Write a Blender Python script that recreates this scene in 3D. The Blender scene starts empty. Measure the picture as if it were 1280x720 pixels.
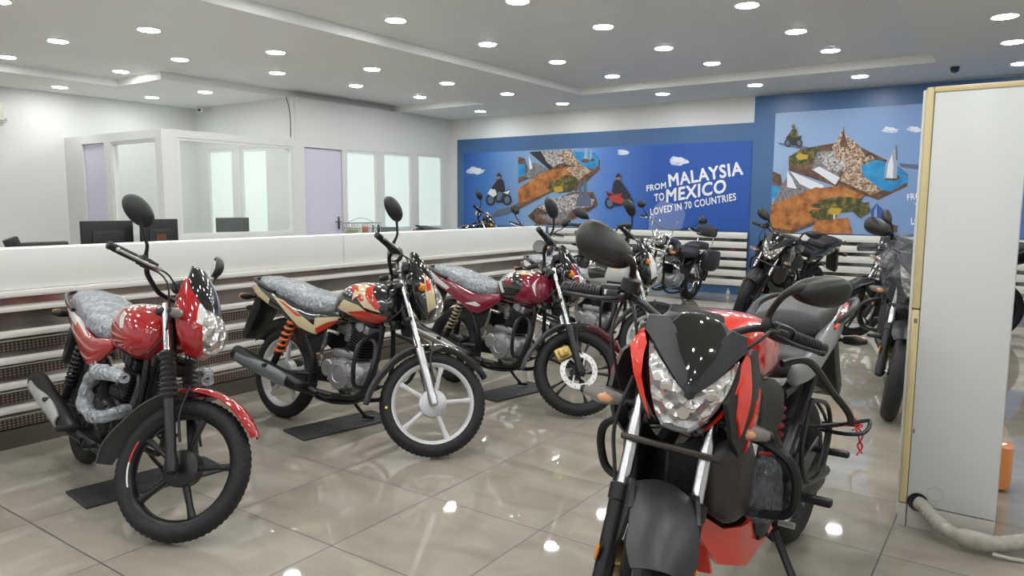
import bpy, bmesh, math, random
from mathutils import Vector, Matrix, noise
random.seed(7)
SC = bpy.context.scene
COL = SC.collection
R = math.radians
PI = math.pi

# ------------------------------------------------------------------ camera maths (image taken as 1280x720)
FPX = 914.4060174918508
CR = Vector((0.8189274570679989, 0.5738787490408424, 0.004582734932197543))
CU = Vector((-0.06953466124259927, 0.09129347409246279, 0.9933933926063763))
CF = Vector((-0.5696689836615804, 0.8138357837963669, -0.1146671969943254))
CP = Vector((0, 0, 1.3570438774511455))
def on(ax, val, x, y):
    """the point of a world plane (a wall, the floor) that the photograph shows at x, y"""
    d = CR*((x-640)/FPX) - CU*((y-360)/FPX) + CF
    t = (val-CP[ax])/d[ax]
    return CP + d*t

# ------------------------------------------------------------------ materials
MATS = {}
def _mat(name):
    m = bpy.data.materials.new(name); m.use_nodes = True
    nt = m.node_tree
    return m, nt, nt.nodes['Principled BSDF']
def pm(name, col, rough=.5, metal=0., coat=0., bump=None, spec=None, alpha=1., trans=0., emit=None, es=0., var=0., varscale=20., ior=None, sheen=0.):
    if name in MATS: return MATS[name]
    m, nt, b = _mat(name)
    b.inputs['Base Color'].default_value = (*col, 1)
    b.inputs['Roughness'].default_value = rough
    b.inputs['Metallic'].default_value = metal
    b.inputs['Coat Weight'].default_value = coat
    b.inputs['Coat Roughness'].default_value = .04
    b.inputs['Alpha'].default_value = alpha
    b.inputs['Transmission Weight'].default_value = trans
    if ior: b.inputs['IOR'].default_value = ior
    if spec is not None: b.inputs['Specular IOR Level'].default_value = spec
    if emit:
        b.inputs['Emission Color'].default_value = (*emit, 1); b.inputs['Emission Strength'].default_value = es
    tc = None
    if bump or var:
        tc = nt.nodes.new('ShaderNodeTexCoord')
    if bump:
        sc, st = bump
        n = nt.nodes.new('ShaderNodeTexNoise'); n.inputs['Scale'].default_value = sc; n.inputs['Detail'].default_value = 3
        bp = nt.nodes.new('ShaderNodeBump'); bp.inputs['Strength'].default_value = st; bp.inputs['Distance'].default_value = .01
        nt.links.new(tc.outputs['Object'], n.inputs['Vector']); nt.links.new(n.outputs['Fac'], bp.inputs['Height'])
        nt.links.new(bp.outputs['Normal'], b.inputs['Normal'])
    if var:
        n = nt.nodes.new('ShaderNodeTexNoise'); n.inputs['Scale'].default_value = varscale; n.inputs['Detail'].default_value = 5
        rp = nt.nodes.new('ShaderNodeValToRGB')
        rp.color_ramp.elements[0].position = .3; rp.color_ramp.elements[1].position = .7
        rp.color_ramp.elements[0].color = (*[max(0, c*(1-var)) for c in col], 1)
        rp.color_ramp.elements[1].color = (*[min(1, c*(1+var)) for c in col], 1)
        nt.links.new(tc.outputs['Object'], n.inputs['Vector']); nt.links.new(n.outputs['Fac'], rp.inputs['Fac'])
        nt.links.new(rp.outputs['Color'], b.inputs['Base Color'])
    MATS[name] = m
    return m
def ramp_mat(name, cols, scale, rough=.6, tex='noise', detail=6, obj=True):
    """a printed or mottled surface of several colours"""
    m, nt, b = _mat(name)
    tc = nt.nodes.new('ShaderNodeTexCoord')
    if tex == 'noise':
        n = nt.nodes.new('ShaderNodeTexNoise'); n.inputs['Detail'].default_value = detail; out = n.outputs['Fac']
    else:
        n = nt.nodes.new('ShaderNodeTexVoronoi'); out = None
    n.inputs['Scale'].default_value = scale
    nt.links.new(tc.outputs['Object'], n.inputs['Vector'])
    rp = nt.nodes.new('ShaderNodeValToRGB'); e = rp.color_ramp.elements
    while len(e) < len(cols): e.new(.5)
    lo, hi = (.3, .7) if tex == 'noise' else (0, 1)
    for k, c in enumerate(cols):
        e[k].position = lo+(hi-lo)*k/(len(cols)-1); e[k].color = (*c, 1)
    if out is None:
        sp = nt.nodes.new('ShaderNodeSeparateColor'); nt.links.new(n.outputs['Color'], sp.inputs['Color']); out = sp.outputs[0]
    nt.links.new(out, rp.inputs['Fac']); nt.links.new(rp.outputs['Color'], b.inputs['Base Color'])
    b.inputs['Roughness'].default_value = rough
    return m
def decal_mat(name, base, decals, rough=.12, coat=1., metal=0., crinkle=False):
    """paint with flat graphics: decals are convex polygons in the x-z plane of the bike"""
    if name in MATS: return MATS[name]
    m, nt, b = _mat(name)
    N = nt.nodes; L = nt.links
    tc = N.new('ShaderNodeTexCoord')
    prev = None
    for col, poly in decals:
        area = sum(poly[i][0]*poly[(i+1) % len(poly)][1]-poly[(i+1) % len(poly)][0]*poly[i][1] for i in range(len(poly)))
        if area < 0: poly = poly[::-1]
        cur = None
        for i in range(len(poly)):
            x0, z0 = poly[i]; x1, z1 = poly[(i+1) % len(poly)]
            nx, nz = -(z1-z0), (x1-x0); l = math.hypot(nx, nz); nx /= l; nz /= l
            d = N.new('ShaderNodeVectorMath'); d.operation = 'DOT_PRODUCT'
            d.inputs[1].default_value = (nx, 0, nz); L.new(tc.outputs['Object'], d.inputs[0])
            s = N.new('ShaderNodeMath'); s.operation = 'SUBTRACT'; s.inputs[1].default_value = nx*x0+nz*z0
            L.new(d.outputs['Value'], s.inputs[0])
            if cur is None: cur = s.outputs[0]
            else:
                mn = N.new('ShaderNodeMath'); mn.operation = 'MINIMUM'
                L.new(cur, mn.inputs[0]); L.new(s.outputs[0], mn.inputs[1]); cur = mn.outputs[0]
        k = N.new('ShaderNodeMath'); k.operation = 'MULTIPLY'; k.inputs[1].default_value = 700; k.use_clamp = True
        L.new(cur, k.inputs[0])
        mx = N.new('ShaderNodeMix'); mx.data_type = 'RGBA'
        L.new(k.outputs[0], mx.inputs['Factor'])
        if prev is None: mx.inputs['A'].default_value = (*base, 1)
        else: L.new(prev, mx.inputs['A'])
        mx.inputs['B'].default_value = (*col, 1)
        prev = mx.outputs['Result']
    if prev is not None: L.new(prev, b.inputs['Base Color'])
    else: b.inputs['Base Color'].default_value = (*base, 1)
    b.inputs['Roughness'].default_value = rough; b.inputs['Coat Weight'].default_value = coat
    b.inputs['Metallic'].default_value = metal
    MATS[name] = m
    return m
def plastic_wrap_mat(name, tint=(.75, .78, .82), alpha=.35, scale=28, strength=1.):
    if name in MATS: return MATS[name]
    m, nt, b = _mat(name)
    N = nt.nodes; L = nt.links
    tc = N.new('ShaderNodeTexCoord')
    n = N.new('ShaderNodeTexNoise'); n.inputs['Scale'].default_value = scale; n.inputs['Detail'].default_value = 4
    n.inputs['Distortion'].default_value = 1.2
    v = N.new('ShaderNodeTexVoronoi'); v.feature = 'DISTANCE_TO_EDGE'; v.inputs['Scale'].default_value = scale*.9
    L.new(tc.outputs['Object'], n.inputs['Vector'])
    mp = N.new('ShaderNodeVectorMath'); mp.operation = 'ADD'
    sc = N.new('ShaderNodeVectorMath'); sc.operation = 'SCALE'; sc.inputs['Scale'].default_value = .05
    L.new(n.outputs['Color'], sc.inputs[0]); L.new(sc.outputs[0], mp.inputs[0]); L.new(tc.outputs['Object'], mp.inputs[1])
    L.new(mp.outputs[0], v.inputs['Vector'])
    b1 = N.new('ShaderNodeBump'); b1.inputs['Strength'].default_value = strength; b1.inputs['Distance'].default_value = .012
    L.new(v.outputs['Distance'], b1.inputs['Height'])
    b2 = N.new('ShaderNodeBump'); b2.inputs['Strength'].default_value = strength; b2.inputs['Distance'].default_value = .015
    L.new(n.outputs['Fac'], b2.inputs['Height']); L.new(b1.outputs['Normal'], b2.inputs['Normal'])
    L.new(b2.outputs['Normal'], b.inputs['Normal'])
    rp = N.new('ShaderNodeValToRGB'); rp.color_ramp.elements[0].position = .45; rp.color_ramp.elements[1].position = .62
    rp.color_ramp.elements[0].color = (alpha*.85,)*3+(1,); rp.color_ramp.elements[1].color = (min(1, alpha*1.35),)*3+(1,)
    L.new(n.outputs['Fac'], rp.inputs['Fac']); L.new(rp.outputs['Color'], b.inputs['Alpha'])
    b.inputs['Base Color'].default_value = (*tint, 1); b.inputs['Roughness'].default_value = .1
    b.inputs['Specular IOR Level'].default_value = .9
    MATS[name] = m
    return m

# ------------------------------------------------------------------ mesh builder
def cr(P, t):
    """Catmull-Rom through a list of tuples"""
    n = len(P)-1
    s = min(max(t, 0), 1)*n; i = min(int(s), n-1); u = s-i
    p0, p1, p2, p3 = P[max(i-1, 0)], P[i], P[i+1], P[min(i+2, n)]
    return tuple(.5*((2*b)+(-a+c)*u+(2*a-5*b+4*c-d)*u*u+(-a+3*b-3*c+d)*u**3) for a, b, c, d in zip(p0, p1, p2, p3))
class MB:
    def __init__(s): s.bm = bmesh.new(); s.mi = 0; s.M = Matrix()
    def face(s, vs):
        try:
            f = s.bm.faces.new(vs); f.material_index = s.mi; f.smooth = True
            return f
        except ValueError: return None
    def v(s, p): return s.bm.verts.new(s.M @ Vector(p))
    def grid(s, rings, closed=True, cap=True):
        R_ = [[s.v(p) for p in r] for r in rings]
        n = len(R_[0])
        for a, b in zip(R_, R_[1:]):
            for i in range(n if closed else n-1):
                j = (i+1) % n
                s.face((a[i], a[j], b[j], b[i]))
        if cap and closed:
            s.face(R_[0][::-1]); s.face(R_[-1])
        return R_
    def box(s, c, size, rot=None, bev=0.):
        m = Matrix.Translation(c)
        if rot is not None: m = m @ rot
        m = s.M @ m
        hx, hy, hz = [q/2 for q in size]
        vs = [s.bm.verts.new(m @ Vector((x*hx, y*hy, z*hz))) for x in (-1, 1) for y in (-1, 1) for z in (-1, 1)]
        fs = [s.face([vs[i] for i in q]) for q in ((0, 1, 3, 2), (4, 6, 7, 5), (0, 4, 5, 1), (2, 3, 7, 6), (0, 2, 6, 4), (1, 5, 7, 3))]
        if bev > 0:
            es = list({e for f in fs for e in f.edges})
            r = bmesh.ops.bevel(s.bm, geom=es, offset=bev, segments=2, profile=.5, affect='EDGES')
            for f in r['faces']: f.material_index = s.mi; f.smooth = True
    def tube(s, pts, r, n=8, steps=None, smooth=True, closed=False):
        pts = [tuple(p) for p in pts]
        if closed: pts = pts+[pts[0]]
        rs = r if isinstance(r, (list, tuple)) else [r]*len(pts)
        if closed and len(rs) < len(pts): rs = list(rs)+[rs[0]]
        P4 = [(*p, q) for p, q in zip(pts, rs)]
        if smooth and len(pts) > 2:
            steps = steps or (len(pts)-1)*5
            P4 = [cr(P4, k/steps) for k in range(steps+1)]
        C = [Vector(p[:3]) for p in P4]
        rings = []; up = None
        for i, c in enumerate(C):
            t = (C[min(i+1, len(C)-1)]-C[max(i-1, 0)])
            if t.length < 1e-9: t = Vector((0, 0, 1))
            t.normalize()
            if up is None: up = t.orthogonal().normalized()
            up = (up-t*up.dot(t))
            up = up.normalized() if up.length > 1e-6 else t.orthogonal().normalized()
            w = t.cross(up)
            rings.append([c+up*(math.cos(2*PI*k/n)*P4[i][3])+w*(math.sin(2*PI*k/n)*P4[i][3]) for k in range(n)])
        s.grid(rings)
    def lathe(s, prof, c=(0, 0, 0), axis='y', n=32, closedprof=False):
        """prof: (radius, offset along axis)"""
        c = Vector(c); rings = []
        for r, o in prof:
            ring = []
            for k in range(n):
                a = 2*PI*k/n; ca, sa = math.cos(a)*r, math.sin(a)*r
                ring.append(c+Vector({'y': (ca, o, sa), 'z': (ca, sa, o), 'x': (o, ca, sa)}[axis]))
            rings.append(ring)
        if closedprof: rings.append(rings[0])
        if closedprof:
            V_ = [[s.v(p) for p in r] for r in rings[:-1]]; V_.append(V_[0])
            for a, b in zip(V_, V_[1:]):
                for i in range(n): s.face((a[i], a[(i+1) % n], b[(i+1) % n], b[i]))
        else: s.grid(rings)
    def loft(s, secs, nseg=24, rings=None, axis='x', rnd=.5, smooth=True, jit=0., jsc=10.):
        """secs: (pos, c1, c2, half1, half2, exponent); ends are rounded off"""
        steps = rings or (len(secs)-1)*5
        S = [cr(secs, k/steps) for k in range(steps+1)] if smooth else list(secs)
        if rnd > 0:
            def end(a, b):
                d = (a[0]-b[0]); l = min(a[3], a[4])*rnd; sg = 1 if d > 0 else -1
                return [(a[0]+sg*l*math.sin(q), a[1], a[2], a[3]*(math.cos(q)*.98+.02), a[4]*(math.cos(q)*.98+.02), a[5]) for q in (.4, .8, 1.15, 1.4)]
            S = end(S[0], S[1])[::-1]+S+end(S[-1], S[-2])
        out = []
        for (p, c1, c2, h1, h2, e) in S:
            e = max(e, .8); ring = []
            for k in range(nseg):
                a = 2*PI*k/nseg; ca, sa = math.cos(a), math.sin(a)
                u = c1+h1*math.copysign(abs(ca)**(2/e), ca); w = c2+h2*math.copysign(abs(sa)**(2/e), sa)
                q = Vector({'x': (p, u, w), 'y': (u, p, w), 'z': (u, w, p)}[axis])
                if jit:
                    q += noise.noise_vector(q*jsc)*jit+noise.noise_vector(q*jsc*2.7)*jit*.5
                ring.append(q)
            out.append(ring)
        s.grid(out)
    def ell(s, c, r, n=16, m=10, e=2.):
        c = Vector(c); rings = []
        for i in range(m+1):
            ph = PI*(i/m-.5)*.995; cz, sz = math.cos(ph), math.sin(ph)
            rings.append([c+Vector((r[0]*math.copysign(abs(math.cos(t)*cz)**(2/e), math.cos(t)), r[1]*math.copysign(abs(math.sin(t)*cz)**(2/e), math.sin(t)), r[2]*math.copysign(abs(sz)**(2/e), sz))) for t in [2*PI*k/n for k in range(n)]])
        s.grid(rings)
    def plate(s, poly, o0, o1, axis='y', bev=0.):
        """polygon in the plane across axis (x,z for y; y,z for x; x,y for z) extruded from o0 to o1"""
        def P(p, o): return {'y': (p[0], o, p[1]), 'x': (o, p[0], p[1]), 'z': (p[0], p[1], o)}[axis]
        a = [s.v(P(p, o0)) for p in poly]; b = [s.v(P(p, o1)) for p in poly]; n = len(poly)
        fs = [s.face(a), s.face(b[::-1])]+[s.face((a[i], b[i], b[(i+1) % n], a[(i+1) % n])) for i in range(n)]
        fs = [f for f in fs if f]
        for f in fs: f.smooth = False
        if bev:
            es = list({e for f in fs for e in f.edges})
            r = bmesh.ops.bevel(s.bm, geom=es, offset=bev, segments=2, profile=.5, affect='EDGES')
            for f in r['faces']: f.material_index = s.mi
        bmesh.ops.recalc_face_normals(s.bm, faces=[f for f in fs if f.is_valid])
    def patch(s, poly, F, th=.006, cell=.03, axis='x', mirror=False):
        """a curved sheet: outline in the plane across axis, lifted to F(u, w), given thickness"""
        for sg in ((1, -1) if mirror else (1,)):
            t = bmesh.new()
            pl = [(p[0]*sg, p[1]) for p in poly] if axis == 'x' else list(poly)
            t.faces.new([t.verts.new((p[0], p[1], 0)) for p in pl])
            us = [p[0] for p in pl]; ws = [p[1] for p in pl]
            def cuts(a, b): k = max(2, int((b-a)/cell)+1); return [a+(b-a)*i/k for i in range(1, k)]
            for u in cuts(min(us), max(us)): bmesh.ops.bisect_plane(t, geom=t.verts[:]+t.edges[:]+t.faces[:], plane_co=(u, 0, 0), plane_no=(1, 0, 0))
            for w in cuts(min(ws), max(ws)): bmesh.ops.bisect_plane(t, geom=t.verts[:]+t.edges[:]+t.faces[:], plane_co=(0, w, 0), plane_no=(0, 1, 0))
            bmesh.ops.remove_doubles(t, verts=t.verts[:], dist=1e-5)
            bmesh.ops.recalc_face_normals(t, faces=t.faces[:])
            fr = {}; bk = {}
            for v in t.verts:
                u, w = v.co.x, v.co.y; h = F(u, w); sgn = 1 if h >= 0 else -1
                def P(o): return (o, u, w) if axis == 'x' else ((u, o*(sg if mirror else 1), w) if axis == 'y' else (u, w, o))
                fr[v] = s.v(P(h)); bk[v] = s.v(P(h-th*sgn))
            for f in t.faces:
                s.face([fr[v] for v in f.verts]); s.face([bk[v] for v in reversed(f.verts)])
            for e in t.edges:
                if len(e.link_faces) == 1:
                    a, b = e.verts; s.face((fr[a], fr[b], bk[b], bk[a]))
            t.free()
    def build(s, name, mats, parent=None, mx=None, sharp=38, recalc=True):
        if recalc: bmesh.ops.recalc_face_normals(s.bm, faces=s.bm.faces[:])
        me = bpy.data.meshes.new(name); s.bm.to_mesh(me); s.bm.free()
        for m in (mats if isinstance(mats, (list, tuple)) else [mats]): me.materials.append(m)
        me.set_sharp_from_angle(angle=R(sharp))
        o = bpy.data.objects.new(name, me); COL.objects.link(o)
        if parent: o.parent = parent
        if mx is not None: o.matrix_basis = mx
        return o
def tag(o, label=None, cat=None, group=None, kind=None):
    if label: o['label'] = label
    if cat: o['category'] = cat
    if group: o['group'] = group
    if kind: o['kind'] = kind
    return o
def empty(name, loc=(0, 0, 0), rot=(0, 0, 0)):
    o = bpy.data.objects.new(name, None); COL.objects.link(o); o.location = loc; o.rotation_euler = rot
    o.empty_display_size = .1
    return o
def struct(o): o['kind'] = 'structure'; return o

# common materials
BLK = pm('black plastic', (.012, .012, .013), .42)
BLKG = pm('gloss black paint', (.006, .006, .007), .08, coat=1.)
BLKM = pm('satin black metal', (.015, .015, .016), .35, metal=.3)
RUB = pm('tyre rubber', (.011, .011, .012), .7, bump=(70, .4))
GREYP = pm('dark grey plastic', (.065, .067, .072), .5, bump=(400, .1))
CHR = pm('chrome', (.72, .72, .73), .12, metal=1.)
ALU = pm('brushed aluminium', (.55, .56, .57), .32, metal=.9, bump=(60, .1))
ALUC = pm('cast engine aluminium', (.36, .36, .37), .42, metal=.75, bump=(80, .3))
SEATM = pm('black seat vinyl', (.025, .025, .027), .5, bump=(300, .2))
GLASSM = pm('mirror glass', (.6, .62, .65), .04, metal=1.)
AMB = pm('amber lens', (.85, .28, .02), .12, coat=1.)
REDL = pm('red tail lens', (.5, .01, .01), .12, coat=1.)
GOLD = pm('gold caliper metal', (.5, .36, .13), .35, metal=.8)
ENG = pm('black engine metal', (.02, .02, .022), .4, metal=.5, bump=(60, .2))
DISC = pm('steel brake disc', (.5, .5, .5), .3, metal=1.)
CLEARL = pm('clear lens', (.95, .96, .97), .03, alpha=.07, coat=.6)
STICK = pm('white sticker', (.8, .8, .8), .5)
def reflector_mat():
    m, nt, b = _mat('faceted lamp reflector')
    tc = nt.nodes.new('ShaderNodeTexCoord'); v = nt.nodes.new('ShaderNodeTexVoronoi'); v.inputs['Scale'].default_value = 26
    bp = nt.nodes.new('ShaderNodeBump'); bp.inputs['Strength'].default_value = 1.; bp.inputs['Distance'].default_value = .05
    nt.links.new(tc.outputs['Object'], v.inputs['Vector']); nt.links.new(v.outputs['Distance'], bp.inputs['Height'])
    nt.links.new(bp.outputs['Normal'], b.inputs['Normal'])
    b.inputs['Base Color'].default_value = (.93, .90, .87, 1); b.inputs['Metallic'].default_value = .8; b.inputs['Roughness'].default_value = .14
    return m
REFL = reflector_mat()
def refl_plain():
    return REFL
WRAP = plastic_wrap_mat('crinkled clear plastic wrap', tint=(.50, .53, .57), alpha=.62, scale=26, strength=1.)
WRAPD = plastic_wrap_mat('thin crinkled clear plastic', tint=(.10, .11, .13), alpha=.38, scale=13, strength=1.4)
# ------------------------------------------------------------------ motorcycles: shared pieces
def steer_mx(L, rw, rake, off, st):
    ra = R(rake); A = Vector((L-off*math.cos(ra), 0, rw-off*math.sin(ra))); d = Vector((-math.sin(ra), 0, math.cos(ra)))
    return Matrix.Translation(A) @ Matrix.Rotation(st, 4, d) @ Matrix.Translation(-A), A, d
def bike_root(name, x, y, hd, lean, L, label, group=None):
    o = empty(name, (x-L*math.cos(hd), y-L*math.sin(hd), 0), (-lean, 0, hd))
    tag(o, label, 'motorcycle', group)
    return o
def wheel(name, c, rw, tw, rim_mat, root, mx=None, spokes=5, disc=False, drum=.07, drum_mat=None, wire=False, spoke_w=.026, stripe=None, caliper=None, detail=True, double=False, mark=False):
    """alloy wheel: rim and spokes are the part, tyre, hub and disc its sub-parts"""
    c = Vector(c); m = MB(); rr = rw-tw*1.55
    hw = tw*.72; N_ = 40 if detail else 28
    m.lathe([(rr-.018, -hw*.5), (rr-.004, -hw*.95), (rr+.010, -hw), (rr+.012, -hw*.85), (rr-.008, -hw*.6), (rr-.012, 0), (rr-.008, hw*.6), (rr+.012, hw*.85), (rr+.010, hw), (rr-.004, hw*.95), (rr-.018, hw*.5), (rr-.022, 0)], c, n=N_, closedprof=True)
    for k in range(spokes if not wire else 0):
        for dd in ((-.13, .13) if double else (0,)):
            a = 2*PI*k/spokes+.3+dd; ca, sa = math.cos(a), math.sin(a)
            a2 = 2*PI*k/spokes+.3+dd*.4
            p0 = c+Vector((math.cos(a2)*.035, 0, math.sin(a2)*.035)); p1 = c+Vector((ca*(rr-.01), 0, sa*(rr-.01)))
            d = (p1-p0).normalized(); w = d.cross(Vector((0, 1, 0))); rings = []
            for t in (0, .3, .7, .92, 1):
                q = p0.lerp(p1, t); ww = spoke_w*(.62 if not double else .4)*(1.05-.35*t+(.45*(t > .9)))*.9; tt = .017*(1-.25*t)
                rings.append([q+w*ww*.9-Vector((0, tt, 0))*.55, q+w*ww*.35-Vector((0, tt, 0)), q-w*ww*.35-Vector((0, tt, 0)), q-w*ww*.9-Vector((0, tt, 0))*.55,
                              q-w*ww*.9+Vector((0, tt, 0))*.55, q-w*ww*.35+Vector((0, tt, 0)), q+w*ww*.35+Vector((0, tt, 0)), q+w*ww*.9+Vector((0, tt, 0))*.55])
            m.grid(rings)
    if wire:
        for k in range(28):
            a = 2*PI*k/28; s_ = 1 if k % 2 else -1; a2 = a+.5*(1 if (k//2) % 2 else -1)
            m.tube([c+Vector((math.cos(a)*(rr-.01), 0, math.sin(a)*(rr-.01))), c+Vector((math.cos(a2)*.035, s_*.03, math.sin(a2)*.035))], .0022, n=4)
    rim = m.build('front_wheel' if name == 'f' else 'rear_wheel', rim_mat, root, mx)
    t = MB(); pr = []
    for k in range(15):
        a = -PI*.86+2*PI*.86*k/14
        pr.append((rw-tw*.92+tw*.92*math.cos(a)-(.0 if abs(a) > 1 else 0), tw*math.sin(a)*.98))
    t.lathe(pr, c, n=64 if detail else 40, closedprof=True)
    if detail:      # tread blocks
        for k in range(64):
            a = 2*PI*k/64
            for s_ in (-1, 1):
                aa = a+(.025 if s_ > 0 else 0)
                rot = Matrix.Rotation(-aa, 4, 'Y') @ Matrix.Rotation(s_*.0, 4, 'X')
                p = c+Vector((math.cos(aa)*(rw-.0066), s_*tw*.42, math.sin(aa)*(rw-.0066)))
                tilt = Matrix.Rotation(-aa, 4, 'Y') @ Matrix.Rotation(s_*.5, 4, 'Z') @ Matrix.Rotation(s_*.3, 4, 'X')
                t.box(p, (.007, tw*.62, .014), tilt)
    t.build('tyre', RUB, rim)
    if mark:
        d_ = MB(); d_.lathe([(.0002, -tw*.97-.004), (.0075, -tw*.97-.003), (.0075, -tw*.97+.004)], c+Vector((-.237, 0, -.078)), n=14); d_.build('paint_dot', pm('yellow paint dot', (.75, .62, .02), .5), rim)
    h = MB(); dm = drum_mat or BLKM
    h.lathe([(.012, -tw-.035), (.016, -tw-.03), (.018, -.032), (drum*.8, -.03), (drum, -.024), (drum, .028), (drum*.85, .034), (.03, .036), (.018, tw+.03), (.012, tw+.034)], c, n=28)
    h.build('hub', dm, rim)
    a_ = MB(); a_.lathe([(.006, -tw-.06), (.011, -tw-.058), (.011, -tw-.046), (.006, -tw-.04), (.006, tw+.04), (.011, tw+.046), (.011, tw+.058), (.006, tw+.06)], c, n=6)
    a_.build('axle', CHR, rim)
    if stripe:
        s_ = MB()
        for (a0, a1, mi) in stripe:
            s_.mi = mi; rings = []
            for k in range(9):
                a = a0+(a1-a0)*k/8
                rings.append([c+Vector((math.cos(a)*q, yy, math.sin(a)*q)) for q, yy in ((rr-.004, -hw*1.02), (rr+.009, -hw*1.06), (rr+.009, -hw*1.0), (rr-.004, -hw*.9))])
            s_.grid(rings)
        s_.build('rim_sticker', [pm('sticker red', (.7, .02, .02), .4), STICK], rim)
    if disc:
        side = disc if isinstance(disc, int) and disc in (1, -1) else -1
        d_ = MB(); y0 = side*(tw+.012); ro, ri = .122, .088
        d_.lathe([(ri, y0-.002), (ro, y0-.002), (ro, y0+.002), (ri, y0+.002)], c, n=40, closedprof=True)
        for k in range(6):
            a = 2*PI*k/6; d_.tube([c+Vector((math.cos(a)*.045, y0, math.sin(a)*.045)), c+Vector((math.cos(a+.3)*.09, y0, math.sin(a+.3)*.09))], .007, n=6)
        d_.mi = 1
        for k in range(20):
            a = 2*PI*k/20; rr_ = .098+.012*(k % 2)
            for q in (-.0026, .0026):
                d_.lathe([(.0001, q), (.0042, q)], c+Vector((math.cos(a)*rr_, y0, math.sin(a)*rr_)), n=8)
        d_.build('brake_disc', [DISC, BLK], rim)
    return rim
def grip_set(root, mx, P, label_left=True):
    """handlebar, grips, switch boxes, levers; P: points of the right half (y<0) from centre to end"""
    fat = 1.18 if root.get('lever', 0) else 1.; m = MB(); pts = [Vector(p) for p in P]; left = [Vector((p.x, -p.y, p.z)) for p in pts]
    m.tube(left[::-1]+pts[1:] if abs(pts[0].y) < 1e-6 else left[::-1]+pts, .011, n=10)
    bar = m.build('handlebar', BLKM, root, mx)
    for sg in (1, -1):
        e = Vector((pts[-1].x, pts[-1].y*sg, pts[-1].z)); i = Vector((pts[-2].x, pts[-2].y*sg, pts[-2].z)); d = (e-i).normalized()
        g = MB(); Lg = .125; st = e-d*Lg
        for k in range(12): pass
        g.tube([e+d*.012, e+d*.008, e, e-d*.004, st+d*.006, st, st-d*.006], [q*fat for q in (.012, .017, .0185, .0165, .0165, .022, .022)], n=14, smooth=False)
        for k in range(9): g.tube([st+d*(.015+.011*k), st+d*(.020+.011*k)], .0182*fat, n=12)
        g.build('grip', BLK, root, mx)
        s = MB(); q = d.to_track_quat('X', 'Z').to_matrix().to_4x4()
        s.box(st-d*.035, (.05*fat, .036*fat, .045*fat), q, .009); s.box(st-d*.04+Vector((.025, 0, .0)), (.04, .03, .03), q, .007)
        s.mi = 1; s.box(st-d*.035+Vector((-.019, 0, .012)), (.014, .01, .01), q, .002)
        s.build('switch_box', [BLK, pm('red switch', (.6, .03, .02), .4)], root, mx)
        l = MB(); f = Vector((.045, 0, -.008))
        l.tube([st-d*.06+f*.6, st-d*.02+f*1.1, st+d*.04+f*1.15, e-d*.01+f*.85], [.010, .007, .006, .006], n=8)
        l.ell(e-d*.004+f*.83, (.009, .009, .009), 10, 6)
        l.box(st-d*.06+f*.55, (.035, .025, .02), q, .005)
        l.build('lever', BLKM if root.get('lever', 0) else ALU, root, mx)
    return bar
def mirror(root, mx, base, c, size, turn=0., round_=False, roll=0.):
    """stem from the bar to the shell; glass faces back"""
    base = Vector(base); c = Vector(c); sg = 1 if c.y > 0 else -1
    m = MB(); hw, hh, hd = size
    rings = []
    ex = 2.0 if round_ else 2.7
    rot = Matrix.Rotation(turn*sg, 4, 'Z') @ Matrix.Rotation(roll*sg, 4, 'X') @ Matrix.Rotation(-.1, 4, 'Y')
    for (dx, s_) in ((-.012, .90), (-.010, .97), (-.004, 1.), (.006, .97), (.018, .85), (.028, .62), (.034, .3), (.0355, .05)):
        ring = []
        for k in range(28):
            a = 2*PI*k/28; ca, sa = math.cos(a), math.sin(a)
            u = hw*math.copysign(abs(ca)**(2/ex), ca)*s_; w = hh*math.copysign(abs(sa)**(2/ex), sa)*s_
            w *= 1-.22*(u*sg/hw)*(-1 if not round_ else 0)*-1
            w += (.10*hh*(u*sg/hw) if not round_ else 0)
            ring.append(c+rot.to_3x3() @ Vector((dx*hd/.035, u, w)))
        rings.append(ring)
    m.grid(rings)
    inner = c+rot.to_3x3() @ Vector((.012, -sg*hw*.55, -hh*.55))
    mid = base.lerp(inner, .55)+Vector((.012, sg*.012, .0))
    m.tube([base+Vector((0, 0, -.02)), base, base.lerp(mid, .5)+Vector((.008, 0, .008)), mid, inner], [.009, .0085, .007, .0065, .009], n=8)
    m.lathe([(.012, -.03), (.014, -.025), (.012, .0), (.008, .012)], base, axis='z', n=12)
    sh = m.build('mirror', BLK, root, mx)
    g = MB(); ring = []
    for k in range(28):
        a = 2*PI*k/28; ca, sa = math.cos(a), math.sin(a)
        u = hw*math.copysign(abs(ca)**(2/ex), ca)*.86; w = hh*math.copysign(abs(sa)**(2/ex), sa)*.86
        ring.append((u, w*(1-.22*(u*sg/hw)*(1 if not round_ else 0))+(.10*hh*(u*sg/hw) if not round_ else 0)))
    g.grid([[c+rot.to_3x3() @ Vector((-.0128*hd/.035, u, w)) for u, w in ring], [c+rot.to_3x3() @ Vector((-.0142*hd/.035, u*.98, w*.98)) for u, w in ring]])
    g.build('mirror_glass', GLASSM, sh)
    return sh
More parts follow.
